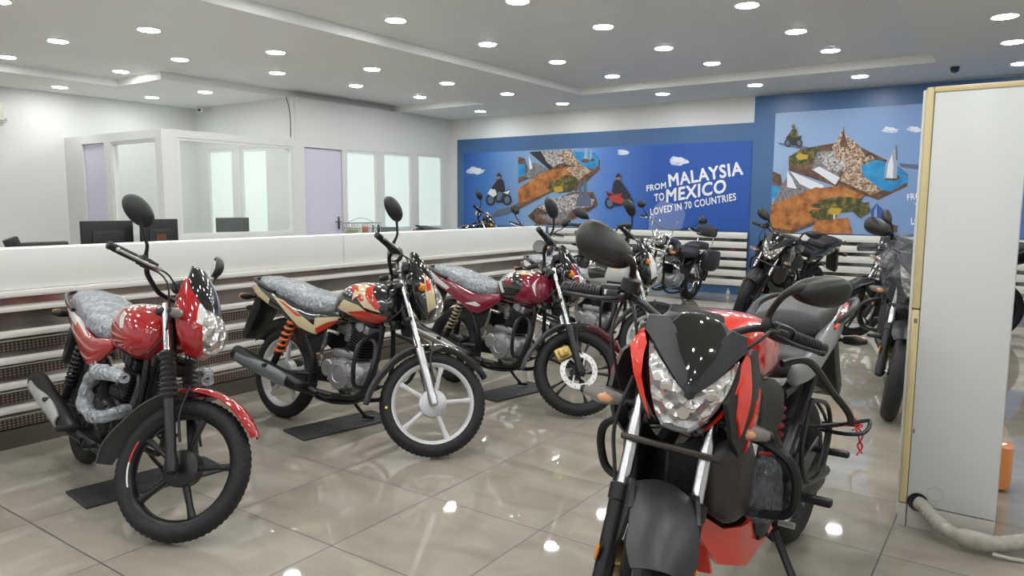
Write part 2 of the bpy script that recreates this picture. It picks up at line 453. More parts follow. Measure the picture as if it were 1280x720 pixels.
def fender(root, name, c, r, hw, a0, a1, mats, mx=None, split=None, crown=.022, flare=0., tail=None, tip=.45):
    m = MB(); c = Vector(c); n = 26; rings = []
    for k in range(n+1):
        t = k/n; a = R(a0+(a1-a0)*t)
        w = hw*min(1, tip+3.2*t, .7+2.2*(1-t))*(1+flare*t); ring = []
        rr = r+(tail or 0)*max(0, t-.6)
        for j in range(9):
            u = -1+j/4; ring.append(c+Vector((math.cos(a)*(rr+crown*(1-u*u)), w*u, math.sin(a)*(rr+crown*(1-u*u)))))
        for j in range(9):
            u = 1-j/4; q = rr+crown*(1-u*u)-.005; ring.append(c+Vector((math.cos(a)*q, w*u*.97, math.sin(a)*q)))
        rings.append(ring)
    V_ = [[m.v(p) for p in r_] for r_ in rings]; L_ = len(V_[0])
    for k, (a, b) in enumerate(zip(V_, V_[1:])):
        m.mi = 1 if (split is not None and (a0+(a1-a0)*(k+.5)/n) > split) else 0
        for i in range(L_): m.face((a[i], a[(i+1) % L_], b[(i+1) % L_], b[i]))
    m.mi = 0; m.face(V_[0][::-1]); m.face(V_[-1])
    return m.build(name, mats, root, mx)
def spring(root, p0, p1, r, mat, turns=9, rod=CHR, wire=.005):
    p0, p1 = Vector(p0), Vector(p1); d = (p1-p0); l = d.length; d.normalize(); u = d.orthogonal().normalized(); w = d.cross(u)
    m = MB(); m.tube([p0, p0+d*l*.38], r*.82, n=14); m.tube([p0+d*l*.3, p1], r*.38, n=10); m.tube([p1-d*l*.12, p1], r*.85, n=14)
    o = m.build('shock_absorber', BLKM, root)
    s = MB(); pts = []
    for k in range(turns*10+1):
        a = 2*PI*k/10; pts.append(p0+d*(l*(.22+.68*k/(turns*10)))+u*math.cos(a)*r*1.05+w*math.sin(a)*r*1.05)
    s.tube(pts, wire, n=6, smooth=False)
    s.build('coil_spring', mat, o)
    return o
def crankcase(root, c, mats=(ALUC, ENG), big=1., style='single', kick=True, cover_dark=False):
    """engine of its case, covers, finned cylinder, head; c is the crank centre"""
    c = Vector(c); m = MB()
    m.loft([(c.x-.17*big, 0, c.z+.01, .07, .06, 3), (c.x-.10*big, 0, c.z+.0, .10, .09, 3), (c.x, 0, c.z-.01, .115, .105, 3), (c.x+.09*big, 0, c.z-.01, .10, .09, 3), (c.x+.12*big, 0, c.z, .08, .06, 3)], nseg=20)
    m.box((c.x-.02, 0, c.z+.11), (.2, .16, .05), None, .012)
    o = m.build('engine_case', mats[0], root)
    for sg in (-1, 1):
        k = MB()
        cx = c.x-.02*sg
        k.lathe([(.092*big, sg*.10), (.094*big, sg*.128), (.085*big, sg*.142), (.05*big, sg*.148), (.046*big, sg*.142), (.02, sg*.144), (.001, sg*.146)], (cx, 0, c.z), n=30)
        k.lathe([(.05, sg*.10), (.052, sg*.124), (.044, sg*.132), (.001, sg*.133)], (cx-.115*big, 0, c.z+.02), n=22)
        k.lathe([(.04, sg*.09), (.042, sg*.12), (.036, sg*.128), (.001, sg*.129)], (cx+.085*big, 0, c.z-.03), n=20)
        for j in range(7):
            a = 2*PI*j/7; k.lathe([(.007, sg*.125), (.007, sg*.146), (.001, sg*.147)], (cx+math.cos(a)*.087*big, 0, c.z+math.sin(a)*.087*big), n=6)
        k.build('engine_cover', mats[0] if not cover_dark else ENG, o)
    f = MB(); d = Vector((.32, 0, .95)).normalized(); rot = Matrix.Rotation(math.atan2(d.x, d.z), 4, 'Y')
    b = c+Vector((.035, 0, .10))
    for j in range(9): f.box(b+d*(.02+.0165*j), (.135-.002*j, .16-.003*j, .007), rot, .002)
    f.box(b+d*.085, (.09, .11, .15), rot, .01)
    f.build('cylinder_fins', mats[1], o)
    h = MB(); h.box(b+d*.185, (.12, .135, .055), rot, .014); h.box(b+d*.225, (.085, .10, .04), rot, .014)
    h.lathe([(.028, -.078), (.03, -.07), (.03, -.05)], b+d*.19, n=18); h.lathe([(.028, .078), (.03, .07), (.03, .05)], b+d*.19, n=18)
    h.build('cylinder_head', mats[0] if not cover_dark else ENG, o)
    cb = MB(); q = b+d*.15+Vector((-.13, 0, .0)); cb.tube([b+d*.15+Vector((-.05, 0, 0)), q], .022, n=12); cb.box(q+Vector((-.01, 0, -.02)), (.06, .06, .09), None, .014)
    cb.lathe([(.03, -.04), (.03, .04)], q+Vector((0, 0, .02)), n=14)
    cb.tube([q+Vector((-.04, 0, 0)), q+Vector((-.10, 0, .01))], .03, n=12)
    cb.build('carburettor', ALUC, root)
    return o
def tubes(root, name, lines, mat, r=.013, mx=None, n=8):
    m = MB()
    for l in lines:
        rr = r
        if isinstance(l, tuple): l, rr = l
        m.tube(l, rr, n=n)
    return m.build(name, mat, root, mx)
def both(line): return [line, [(p[0], -p[1], p[2]) for p in line]]
CLEARI = pm('clear indicator lens', (.85, .75, .70), .06, alpha=.25, coat=1.)
def indicator(root, mx, p, d, sz=.05, stalk=.07, mat=AMB, back=False, style=None):
    p = Vector(p); sg = 1 if d > 0 else -1; bk = -1 if back else 1
    m = MB(); m.tube([p, p+Vector((0, sg*stalk, 0))], [.010, .008], n=8); m.loft([(p.y+sg*stalk*.8, p.x-.012, p.z, .02, .018, 2.2), (p.y+sg*(stalk+sz*.7), p.x-.012, p.z, .024, .022, 2.2), (p.y+sg*(stalk+sz*1.5), p.x-.01, p.z, .012, .012, 2)] if sg > 0 else [(p.y+sg*(stalk+sz*1.5), p.x-.01, p.z, .012, .012, 2), (p.y+sg*(stalk+sz*.7), p.x-.012, p.z, .024, .022, 2.2), (p.y+sg*stalk*.8, p.x-.012, p.z, .02, .018, 2.2)], nseg=14, axis='y')
    o = m.build('turn_signal', BLK, root, mx)
    l = MB(); a, b = sorted((p.y+sg*stalk*.95, p.y+sg*(stalk+sz*1.35)))
    l.loft([(a, p.x-(.024 if back else 0), p.z, .016, .017, 2.2), ((a+b)/2, p.x+(-.030 if back else .006), p.z, .026, .022, 2.2), (b, p.x-(.024 if back else 0), p.z, .012, .014, 2)], nseg=14, axis='y')
    l.build('lens', mat, o)
    if style == 'clear':
        l = MB(); l.ell(((p.x+.014), (a+b)/2, p.z-.002), (.013, .022, .012), 12, 8); l.build('bulb', AMB, o)
    return o

# ------------------------------------------------------------------ commuter bike
def commuter(name, pose, label, cfg, group='commuter motorcycles parked in a row along the low wall', detail=True):
    x, y, hd, lean, st = pose
    L, rw, rake, off = 1.235, .285, 27, .04
    S, A, D = steer_mx(L, rw, rake, off, st)
    root = bike_root(name, x, y, hd, lean, L, label, group)
    g = cfg.get
    def ax(s, y_=0., fwd=0.): return Vector((L, y_, rw))+D*s+Vector((fwd, 0, 0))
    # wheels
    wheel('f', (L, 0, rw), rw, .040, cfg['rim'], root, S, g('spokes', 5), disc=g('disc'), drum=.075 if not g('disc') else .05, drum_mat=g('drum', BLKM), stripe=g('stripe'), detail=detail, double=g('double', False), mark=g('mark', False))
    wheel('r', (0, 0, rw), rw, .044, cfg['rim'], root, None, g('spokes', 5), drum=.08, drum_mat=g('drum', BLKM), detail=detail, double=g('double', False))
    # fork
    for sg in (-1, 1):
        yy = sg*.088
        m = MB(); m.tube([ax(-.03, yy), ax(-.02, yy), ax(.02, yy), ax(.05, yy), ax(.29, yy), ax(.30, yy)], [.012, .024, .026, .021, .023, .020], n=14, smooth=False)
        m.box(ax(0, yy*.93, -.005), (.04, .02, .04), None, .006)
        fk = m.build('fork_leg', cfg['slider'], root, S)
        m = MB(); m.tube([ax(.28, yy), ax(.70, yy)], .0155, n=14); m.build('fork_tube', CHR, fk)
        if g('gaiter'):
            m = MB(); pts = []; rs = []
            for k in range(19):
                pts.append(ax(.28+.205*k/18, yy)); rs.append(.034 if k % 2 else .026)
            m.tube(pts, rs, n=16, smooth=False); m.build('fork_gaiter', BLK, fk)
    m = MB()
    for s_ in (.46, .66): m.box(ax(s_, 0, -.02), (.05, .21, .03), Matrix.Rotation(-R(rake), 4, 'Y'), .01)
    m.tube([ax(.44, 0, -.03), ax(.70, 0, -.03)], .02, n=12)
    m.build('fork_clamp', BLKM if not g('clamp') else g('clamp'), root, S)
    # front fender with its rear skirt, stays
    fender(root, 'front_fender', (L, 0, rw), rw+.028, .062, 38, 116, [cfg['fender']], S)
    fender(root, 'fender_skirt', (L, 0, rw), rw+.030, .068, 108, 192, [GREYP], S, flare=.15, tail=.09)
    tubes(root, 'fender_stay', both([(L-.07, .07, rw+.32), (L-.06, .08, rw+.2), (L-.01, .085, rw+.10)]), BLKM, .006, S)
    # bar, switches, mirrors
    hb = [(.850, 0, .950), (.845, .07, .955), (.825, .15, 1.0), (.835, .22, 1.035), (.757, .345, 1.04)]
    hb = [(p[0], -p[1], p[2]) for p in hb]
    grip_set(root, S, hb)
    for sg in (-1, 1): mirror(root, S, (.835, sg*.225, 1.06), (.80, sg*.335, 1.215), (.078, .050, .036), turn=.75, round_=True, roll=.5)
    # cables
    tubes(root, 'cable', [([(.83, -.19, 1.03), (.92, -.15, 1.02), (.95, -.05, .93), (.90, .0, .80)], .004), ([(.83, .19, 1.03), (.93, .16, 1.03), (.97, .04, .95), (.93, .02, .78)], .004), ([(.84, -.21, 1.02), (.96, -.20, .98), (.98, -.10, .80), (.90, -.04, .68)], .004)], BLK, .004, S)
    # headlamp cowl: upright D sections, nose forward
    def cw(z, xb, d, w, e=2.3): return (z, xb, 0, d, w, e)
    m = MB()
    m.loft([(.735, 1.085, 0, .035, .055, 2.2), (.79, 1.08, 0, .075, .105, 2.4), (.86, 1.055, 0, .09, .125, 2.5), (.93, 1.02, 0, .085, .12, 2.4), (.99, .985, 0, .065, .10, 2.3), (1.04, .955, 0, .04, .078, 2.2)], nseg=28, axis='z', rnd=.3)
    cowl = m.build('headlight_cowl', cfg['cowl'], root, S)
    m = MB()
    m.loft([(.93, 1.055, 0, .063, .088, 2.2), (.99, 1.020, 0, .062, .092, 2.2), (1.05, .982, 0, .050, .080, 2.2), (1.105, .945, 0, .028, .055, 2.0)], nseg=24, axis='z', rnd=.2)
    m.build('visor', cfg.get('visor', BLKG), cowl)
    m = MB(); m.loft([(.765, 1.125, 0, .030, .045, 2.2), (.80, 1.13, 0, .044, .078, 2.3), (.86, 1.115, 0, .052, .094, 2.4), (.915, 1.085, 0, .045, .080, 2.4), (.945, 1.065, 0, .03, .055, 2.2)], nseg=24, axis='z', rnd=.3)
    m.build('headlight', REFL, cowl)
    m = MB(); m.loft([(.762, 1.128, 0, .034, .049, 2.2), (.80, 1.133, 0, .048, .082, 2.3), (.86, 1.118, 0, .056, .098, 2.4), (.915, 1.088, 0, .049, .084, 2.4), (.948, 1.068, 0, .034, .059, 2.2)], nseg=24, axis='z', rnd=.3)
    m.build('headlight_lens', CLEARL, cowl)
    m = MB(); m.box((.93, 0, 1.0), (.07, .17, .05), Matrix.Rotation(-.5, 4, 'Y'), .015)
    m.build('instrument_panel', BLK, root, S)
    for sg in (-1, 1): indicator(root, S, (1.03, sg*.10, .87), sg, .04, .035, cfg.get('lens', AMB))
    # tank
    T = [(.49, 0, .750, .090, .060, 2.3), (.55, 0, .765, .122, .095, 2.5), (.63, 0, .778, .144, .118, 2.6), (.74, 0, .780, .150, .125, 2.6), (.84, 0, .775, .140, .115, 2.5), (.915, 0, .775, .105, .085, 2.3)]
    m = MB(); m.loft(T, nseg=36, rings=32, rnd=.45)
    tk = m.build('fuel_tank', cfg['tank'], root)
    m = MB(); m.lathe([(.034, .885), (.036, .898), (.030, .905), (.001, .906)], (.76, 0, 0), axis='z', n=22); m.build('fuel_cap', CHR, tk)
    # seat
    T = [(-.235, 0, .835, .085, .036, 2.6), (-.15, 0, .822, .118, .048, 2.8), (0, 0, .802, .130, .054, 2.8), (.17, 0, .772, .134, .056, 2.8), (.32, 0, .738, .130, .056, 2.8), (.45, 0, .730, .115, .056, 2.6), (.52, 0, .745, .09, .044, 2.4)]
    m = MB(); m.loft(T, nseg=28, rings=34, rnd=.6)
    seat = m.build('seat', g('seat', SEATM), root)
    if g('wrap', True):
        m = MB(); m.loft([(p, a, b+.006, h1+.009, h2+.009, e) for p, a, b, h1, h2, e in T], nseg=44, rings=70, rnd=.6, jit=.008, jsc=11)
        m.build('plastic_cover', WRAP, seat)
    # side panels and tail
    for sg in (-1, 1):
        m = MB()
        m.loft([(-.33, sg*.045, .800, .020, .030, 2.2), (-.25, sg*.095, .788, .022, .040, 2.4), (-.10, sg*.122, .758, .022, .046, 2.5), (.06, sg*.132, .715, .022, .054, 2.5), (.22, sg*.135, .660, .022, .066, 2.5), (.36, sg*.132, .628, .022, .072, 2.5), (.47, sg*.122, .655, .02, .055, 2.4), (.56, sg*.105, .690, .016, .028, 2.2)], nseg=20, rings=40, rnd=.8)
        m.build('side_panel', cfg['panel'], root)
    m = MB()
    m.loft([(-.375, 0, .80, .03, .022, 2.4), (-.33, 0, .80, .055, .030, 2.6), (-.25, 0, .79, .09, .034, 2.6)], nseg=20, rnd=.5)
    m.build('tail_cowl', cfg['panel'], root)
    m = MB(); m.loft([(-.40, 0, .795, .030, .02, 2.4), (-.375, 0, .797, .040, .026, 2.6), (-.35, 0, .80, .045, .026, 2.6)], nseg=18, rnd=.5); m.build('tail_light', REDL, root)
    for sg in (-1, 1):
        m = MB(); m.plate([(.10, .66), (.42, .60), (.50, .62), (.47, .50), (.36, .44), (.22, .50)], sg*.095, sg*.115, bev=.004); m.build('side_cover', BLK, root)
    # rear fender, flap, grab rail
    fender(root, 'rear_fender', (0, 0, rw), rw+.045, .068, 60, 150, [BLK], None)
    m = MB(); m.plate([(-.24, .78), (-.30, .74), (-.40, .50), (-.375, .455), (-.35, .46), (-.24, .66)], -.075, .075, bev=.012)
    m.plate([(-.26, .66), (-.41, .645), (-.44, .655), (-.42, .675), (-.27, .70)], -.045, .045, bev=.006)
    m.build('mud_flap', BLK, root)
    gr = MB(); gr.tube([(.0, -.15, .79), (-.10, -.155, .815), (-.24, -.13, .85), (-.295, -.07, .862), (-.305, 0, .864), (-.295, .07, .862), (-.24, .13, .85), (-.10, .155, .83), (.0, .15, .80)], .011, n=8)
    gr.build('grab_rail', BLKM, root)
    for sg in (-1, 1): indicator(root, None, (-.30, sg*.06, .74), sg, .04, .05, back=True)
    # frame, swingarm, chain case
    tubes(root, 'frame', both([(.80, .03, .86), (.86, .05, .60), (.83, .08, .30), (.70, .10, .21), (.40, .11, .22), (.36, .11, .45), (.18, .11, .66), (-.25, .09, .76)])+[[(.86, 0, .90), (.60, 0, .72), (.30, 0, .66)], [(.88, 0, .78), (.83, 0, .70), (.80, 0, .45)]], BLKM, .014)
    tubes(root, 'swingarm', both([(.40, .09, .33), (.2, .10, .31), (-.03, .10, rw)]), BLKM, .017)
    m = MB(); m.loft([(-.09, .095, .285, .02, .05, 3), (.0, .095, .29, .022, .075, 3), (.12, .095, .30, .02, .05, 3), (.38, .095, .315, .02, .05, 3), (.45, .095, .33, .02, .04, 3)], nseg=16); m.build('chain_case', BLK, root)
    for sg in (-1, 1): spring(root, (.04, sg*.135, .345), (.20, sg*.13, .66), .026, cfg['spring'], g('turns', 9), wire=g('wire', .0055))
    # engine
    crankcase(root, (.62, 0, .365), g('engine', (ALUC, ENG)), cover_dark=g('dark_engine', False))
    tubes(root, 'exhaust_pipe', [[(.72, -.03, .58), (.83, -.05, .56), (.86, -.09, .42), (.80, -.11, .27), (.62, -.13, .235), (.45, -.15, .245), (.34, -.165, .265)]], g('pipe', BLKM), .019, n=12)
    m = MB(); m.tube([(.50, -.15, .235), (.40, -.165, .25), (.28, -.175, .275), (-.05, -.195, .335), (-.22, -.205, .375), (-.245, -.207, .38), (-.25, -.207, .381)], [.020, .030, .046, .050, .050, .044, .026], n=22)
    mf = m.build('muffler', BLKM, root)
    m = MB()
    p0, p1 = Vector((.28, -.175, .275)), Vector((-.19, -.203, .367)); d = (p1-p0).normalized(); u = Vector((0, -1, 0)); u = (u-d*u.dot(d)).normalized(); w = d.cross(u); rings = []
    for k in range(13):
        t = k/12; c = p0.lerp(p1, t); wd = .5+.45*math.sin(PI*min(1, t*1.1+.12)); rings.append([c+u*.055*math.cos(q*wd)+w*.055*math.sin(q*wd)+u*.004 for q in (-1, -.66, -.33, 0, .33, .66, 1)]+[c+u*.050*math.cos(q*wd)+w*.050*math.sin(q*wd) for q in (1, .5, 0, -.5, -1)])
    m.grid(rings); m.build('heat_shield', cfg['shield'], mf)
    # controls
    tubes(root, 'foot_peg', both([(.42, .11, .27), (.42, .16, .27)])+both([(.06, .13, .33), (.10, .17, .34)]), BLKM, .010)
    for sg in (-1, 1):
        m = MB(); m.box((.42, sg*.205, .273), (.038, .10, .026), None, .008); m.build('peg_rubber', BLK, root)
        m = MB(); m.box((.09, sg*.205, .345), (.032, .09, .022), None, .008); m.build('peg_rubber', BLK, root)
    tubes(root, 'kick_starter', [([(.50, -.155, .40), (.52, -.175, .45), (.545, -.178, .56), (.55, -.178, .60)], .009), ([(.55, -.165, .605), (.66, -.19, .60)], .010)], CHR, .009)
    tubes(root, 'brake_pedal', [([(.45, -.14, .25), (.58, -.17, .22), (.70, -.18, .25)], .007), ([(.69, -.15, .255), (.69, -.21, .255)], .011)], BLKM)
    tubes(root, 'gear_pedal', [([(.50, .14, .28), (.60, .16, .25), (.68, .17, .28)], .007), ([(.67, .15, .285), (.67, .20, .285)], .011), ([(.50, .14, .28), (.40, .16, .29), (.36, .17, .30)], .007)], BLKM)
    tubes(root, 'side_stand', [([(.47, .11, .22), (.50, .17, .13), (.52, .235, .068)], .010), ([(.50, .22, .068), (.56, .26, .070)], .010)], BLKM)
    # leg guard
    gl = both([(1.0, .17, .61), (.88, .205, .61), (.74, .215, .59), (.675, .22, .52), (.68, .22, .44), (.78, .215, .41), (.92, .19, .44), (.84, .07, .46)]) if g('guard_wrap') else both([(.84, .06, .62), (.86, .14, .60), (.875, .225, .56), (.875, .245, .48), (.87, .24, .39), (.85, .20, .33), (.82, .08, .31)])
    for l in gl:
        lg = tubes(root, 'leg_guard', [l], BLKM, .012)
        if g('guard_wrap'):
            m = MB()
            P4 = [cr([tuple(p) for p in l], k/40) for k in range(41)]; m2 = [Vector(p)+noise.noise_vector(Vector(p)*23)*.010 for p in P4]
            m.tube(m2, [.027+.012*noise.noise(Vector(p)*17) for p in P4], n=12, smooth=False)
            m.build('plastic_cover', WRAP, lg)
    m = MB(); m.lathe([(.035, -.01), (.045, .0), (.045, .03), (.035, .035)], (.955, .05, .66), axis='x', n=20); m.box((.95, -.03, .68), (.04, .06, .05), None, .01); m.build('horn', BLKM, root)
    if g('disc'):
        m = MB(); cc = Vector((L-.125, -.072, rw+.075)); m.box(cc, (.085, .045, .11), Matrix.Rotation(.9, 4, 'Y'), .018); m.box(cc+Vector((.0, -.02, .0)), (.055, .04, .065), Matrix.Rotation(.9, 4, 'Y'), .014); m.lathe([(.018, -.03), (.02, -.02), (.02, .0)], cc+Vector((.01, -.02, .02)), n=14)
        m.build('brake_caliper', GOLD, root, S)
    return root
# ------------------------------------------------------------------ naked street bike
def naked(name, pose, label, cfg, group=None, detail=True):
    x, y, hd, lean, st = pose
    L, rw, rake, off = 1.363, .30, 25, .04
    S, A, D = steer_mx(L, rw, rake, off, st)
    root = bike_root(name, x, y, hd, lean, L, label, group)
    root['lever'] = 1
    g = cfg.get; red = cfg['accent']; body = cfg['body']
    def ax(s, y_=0.): return Vector((L, y_, rw))+D*s
    wheel('f', (L, 0, rw), rw, .050, cfg['rim'], root, S, 5, disc=-1, drum=.05, detail=detail, double=True)
    wheel('r', (0, 0, rw), rw, .062, cfg['rim'], root, None, 5, disc=-1, drum=.06, detail=detail, double=True)
    for sg in (-1, 1):
        yy = sg*.100
        m = MB(); m.tube([ax(-.04, yy), ax(-.03, yy), ax(.03, yy), ax(.07, yy), ax(.27, yy), ax(.275, yy), ax(.315, yy), ax(.32, yy)], [.012, .026, .030, .026, .027, .032, .032, .024], n=18, smooth=False)
        fk = m.build('fork_leg', BLKM, root, S)
        m = MB(); m.tube([ax(.31, yy), ax(.75, yy)], .0185, n=18); m.build('fork_tube', pm('polished fork steel', (.62, .62, .64), .2, metal=1.), fk)
        m = MB(); m.ell(Vector((L-.035, sg*.128, rw+.13)), (.012, .006, .026), 10, 6); 
        m.build('reflector', AMB, fk)
    m = MB()
    for s_ in (.50, .72): m.box(ax(s_)+Vector((-.02, 0, 0)), (.055, .245, .034), Matrix.Rotation(-R(rake), 4, 'Y'), .011)
    m.tube([ax(.48)+Vector((-.03, 0, 0)), ax(.75)+Vector((-.03, 0, 0))], .022, n=12)
    m.build('fork_clamp', BLKM, root, S)
    m = MB(); m.box(ax(.455)+Vector((.035, 0, 0)), (.012, .27, .018), Matrix.Rotation(-R(rake), 4, 'Y'), .005); m.build('fork_brace', pm('dark bare metal', (.06, .05, .045), .35, metal=.7), root, S)
    # fender
    fender(root, 'front_fender', (L, 0, rw), rw+.022, .084, 50, 165, [cfg['fender']], S, crown=.03, tip=.78)
    for sg in (-1, 1):
        m = MB(); m.patch([(L-.12, .50), (L-.16, .60), (L-.05, .645), (L+.06, .62), (L+.02, .52), (L-.04, .46)], lambda u, w: sg*(.088), th=.01, cell=.05, axis='y'); m.build('fender_bracket', cfg['fender'], root, S)
    m = MB(); cc = Vector((L-.10, -.075, rw+.09)); m.box(cc, (.08, .035, .11), Matrix.Rotation(.7, 4, 'Y'), .015); m.box(cc+Vector((0, -.012, 0)), (.05, .03, .06), Matrix.Rotation(.7, 4, 'Y'), .012)
    m.build('brake_caliper', GOLD, root, S)
    # bar, mirrors
    hb = [(1.035, 0, 1.005), (1.030, -.08, 1.01), (.995, -.17, 1.045), (.975, -.245, 1.045), (.905, -.385, 1.015)]
    grip_set(root, S, hb)
    for sg in (-1, 1):
        m = MB(); c = Vector((.985, sg*(.318 if sg > 0 else .300), 1.187 if sg > 0 else 1.176)); w_ = .088 if sg > 0 else .094; rings = []; RT = Matrix.Rotation(.35*sg, 3, 'Z') @ Matrix.Rotation((-.02 if sg > 0 else -.12), 3, 'X')
        # long teardrop shell
        for (dx, s_) in ((-.022, .90), (-.018, .97), (-.008, 1.), (.010, .97), (.026, .82), (.038, .55), (.043, .2), (.0435, .03)):
            ring = []
            for k in range(32):
                a = 2*PI*k/32; ca, sa = math.cos(a), math.sin(a)
                u = w_*math.copysign(abs(ca)**.85, ca)*s_; t = u*sg/w_
                wz = (.044 if sg > 0 else .055)*math.copysign(abs(sa)**.85, sa)*s_*(1+.22*t)+.012*t
                ring.append(c+RT @ Vector((dx, u, wz)))
            rings.append(ring)
        m.grid(rings)
        inn = c+RT @ Vector((.008, -sg*.080, -.004)); b0 = Vector((.985, sg*.200, 1.055)); m.tube([b0, b0+Vector((0, sg*.0, .04)), b0.lerp(inn, .6)+Vector((.006, -sg*.012, .022)), inn, c+RT @ Vector((.008, -sg*.045, 0))], [.013, .0105, .0105, .014, .018], n=10)
        m.lathe([(.016, -.03), (.018, -.02), (.016, .0), (.010, .012)], (.985, sg*.200, 1.07), axis='z', n=12)
        o = m.build('mirror', g('mirror', pm('brown black plastic', (.015, .012, .011), .42)), root, S)
        m = MB(); rot = RT; ring = []
        for k in range(32):
            a = 2*PI*k/32; ca, sa = math.cos(a), math.sin(a); u = w_*.88*math.copysign(abs(ca)**.85, ca); t = u*sg/w_
            ring.append(c+rot @ Vector((-.0228, u, .037*math.copysign(abs(sa)**.85, sa)*(1+.22*t)+.012*t)))
        m.grid([ring, [p+Vector((-.001, 0, 0)) for p in ring]]); m.build('mirror_glass', GLASSM, o)
        if sg == 1:
            dd = Vector((-.436, -.873, -.187)).normalized(); q_ = dd.to_track_quat('X', 'Z').to_matrix().to_4x4(); cc_ = Vector((.975, -.245, 1.045)); nn = Vector((.894, -.447, .0)); m = MB(); m.box(cc_+nn*.0225+Vector((0, 0, .004)), (.030, .003, .015), q_); m.box(cc_-dd*.045+nn*.0235, (.010, .006, .011), q_)
            m.build('sticker', STICK, root, S)
    # clutch and brake reservoirs, cables
    m = MB(); m.lathe([(.024, -.015), (.028, -.012), (.028, .018), (.024, .022), (.001, .023)], (1.02, -.20, 1.085), axis='z', n=18); m.build('brake_reservoir', BLK, root, S)
    tubes(root, 'cable', [([(1.0, -.19, 1.04), (1.12, -.17, 1.02), (1.13, -.12, .85), (1.16, -.10, .60), (1.30, -.09, .42)], .005), ([(1.0, .2, 1.04), (1.10, .18, 1.05), (1.10, .08, .92), (1.02, .04, .80)], .005), ([(1.0, -.21, 1.03), (1.08, -.22, .95), (1.06, -.16, .80), (.98, -.10, .70)], .005), ([(1.10, -.02, .78), (1.15, -.0, .70), (1.17, .02, .60), (1.12, .05, .52)], .005)], BLK, .005, S)
    tubes(root, 'oil_hose', [([(1.13, -.135, .86), (1.16, -.155, .72), (1.20, -.125, .60), (1.27, -.09, .45), (1.31, -.085, .40)], .0055)], BLK, .005, S)
    # head: a shell of curved sheets over a dark core
    def F(v, z):
        z0 = 1.17+.105*(1-min(1, abs((z-.90)/.20))**1.8) if z < .90 else 1.275-.10*min(1.3, (z-.90)/.15)**1.5
        return z0-3.2*abs(v)**1.9-.15*abs(v)
    def FO(o): return lambda v, z: F(v, z)+o
    m = MB(); m.loft([(.72, 1.10, 0, .045, .035, 2.2), (.78, 1.12, 0, .075, .075, 2.4), (.86, 1.11, 0, .085, .105, 2.5), (.94, 1.08, 0, .085, .125, 2.6), (1.0, 1.06, 0, .075, .115, 2.5), (1.04, 1.05, 0, .05, .085, 2.3)], nseg=28, axis='z', rnd=.3)
    head = m.build('headlight_cowl', body, root, S)
    m = MB(); m.patch([(0, .705), (.045, .725), (.085, .775), (.125, .85), (.150, .945), (.150, 1.0), (.10, 1.035), (0, 1.045)][::-1]+[(-p[0], p[1]) for p in [(.045, .725), (.085, .775), (.125, .85), (.150, .945), (.150, 1.0), (.10, 1.035)]], FO(-.012), th=.02, cell=.02)
    m.build('headlight_surround', g('surround', BLKG), head)
    lens = [(0, .893), (.028, .902), (.121, .977), (.109, .922), (.089, .858), (.065, .806), (.038, .770)]
    full = lens+[(-p[0], p[1]) for p in lens[:0:-1]]
    m = MB(); m.patch(full, FO(.000), th=.01, cell=.012)
    m.build('headlight', REFL, head)
    m = MB()
    m.lathe([(.001, 0), (.012, .004), (.016, .012)], (F(0, .84)-.004, .0, .835), axis='x', n=20)
    bh = pm('warm reflector bowl', (.75, .70, .66), .12, metal=.9)
    m.build('bulb_housing', bh, head)
    for sg in (-1, 1): m = MB(); m.ell((F(.055, .895)+.002, sg*.055, .893), (.007, .019, .019), 14, 8); m.build('bulb_housing', bh, head)
    m = MB(); m.patch(full, FO(.010), th=.004, cell=.014); m.build('headlight_lens', CLEARL, head)
    m = MB(); m.patch([(0, .886), (.018, .898), (.112, .984), (.138, 1.0), (.135, 1.035), (.085, 1.05), (.062, 1.03), (.040, .985), (.016, .955), (0, .95)], FO(.014), th=.012, cell=.02, mirror=True)
    m.build('visor_panel', pm('matt dark grey', (.028, .029, .033), .45), head)
    m = MB(); m.patch([(-.045, .985), (-.016, .945), (-.012, .886), (0, .880), (.012, .886), (.016, .945), (.045, .985), (.072, 1.04), (.05, 1.065), (0, 1.075), (-.05, 1.065), (-.072, 1.04)], lambda v, z: F(v, z)+.024-(.0 if z < 1.0 else (z-1.0)*.5), th=.010, cell=.02)
    m.build('fly_screen', BLKG, head)
    if red:
        m = MB(); m.patch([(.140, 1.0), (.152, .985), (.166, .945), (.142, .885), (.108, .83), (.070, .775), (.082, .80), (.100, .84), (.122, .89), (.128, .94), (.126, .97)], FO(.012), th=.014, cell=.02, mirror=True)
        m.build('cowl_wing', red, head)
    m = MB(); m.box((1.02, 0, 1.03), (.07, .16, .06), Matrix.Rotation(-.6, 4, 'Y'), .018); m.build('instrument_panel', BLK, root, S)
    for sg in (-1, 1): indicator(root, S, (1.13, sg*.110, .785), sg, .080, .035, cfg.get('lens', CLEARI), style='clear')
    # tank
    T = [(.50, 0, .86, .08, .06, 2.3), (.58, 0, .88, .125, .095, 2.5), (.70, 0, .905, .155, .115, 2.6), (.83, 0, .915, .168, .115, 2.6), (.94, 0, .905, .155, .10, 2.5), (1.01, 0, .89, .11, .075, 2.3)]
    m = MB(); m.loft(T, nseg=32, rings=28, rnd=.5); tk = m.build('fuel_tank', cfg['tank'], root)
    m = MB(); m.lathe([(.036, 1.015), (.038, 1.027), (.001, 1.030)], (.80, 0, 0), axis='z', n=22); m.build('fuel_cap', BLKM, tk)
    # shrouds: dark outer with accent blades
    def G(u, w): return .150+.055*math.exp(-((u-1.04)/.14)**2)*math.exp(-((w-.82)/.17)**2)
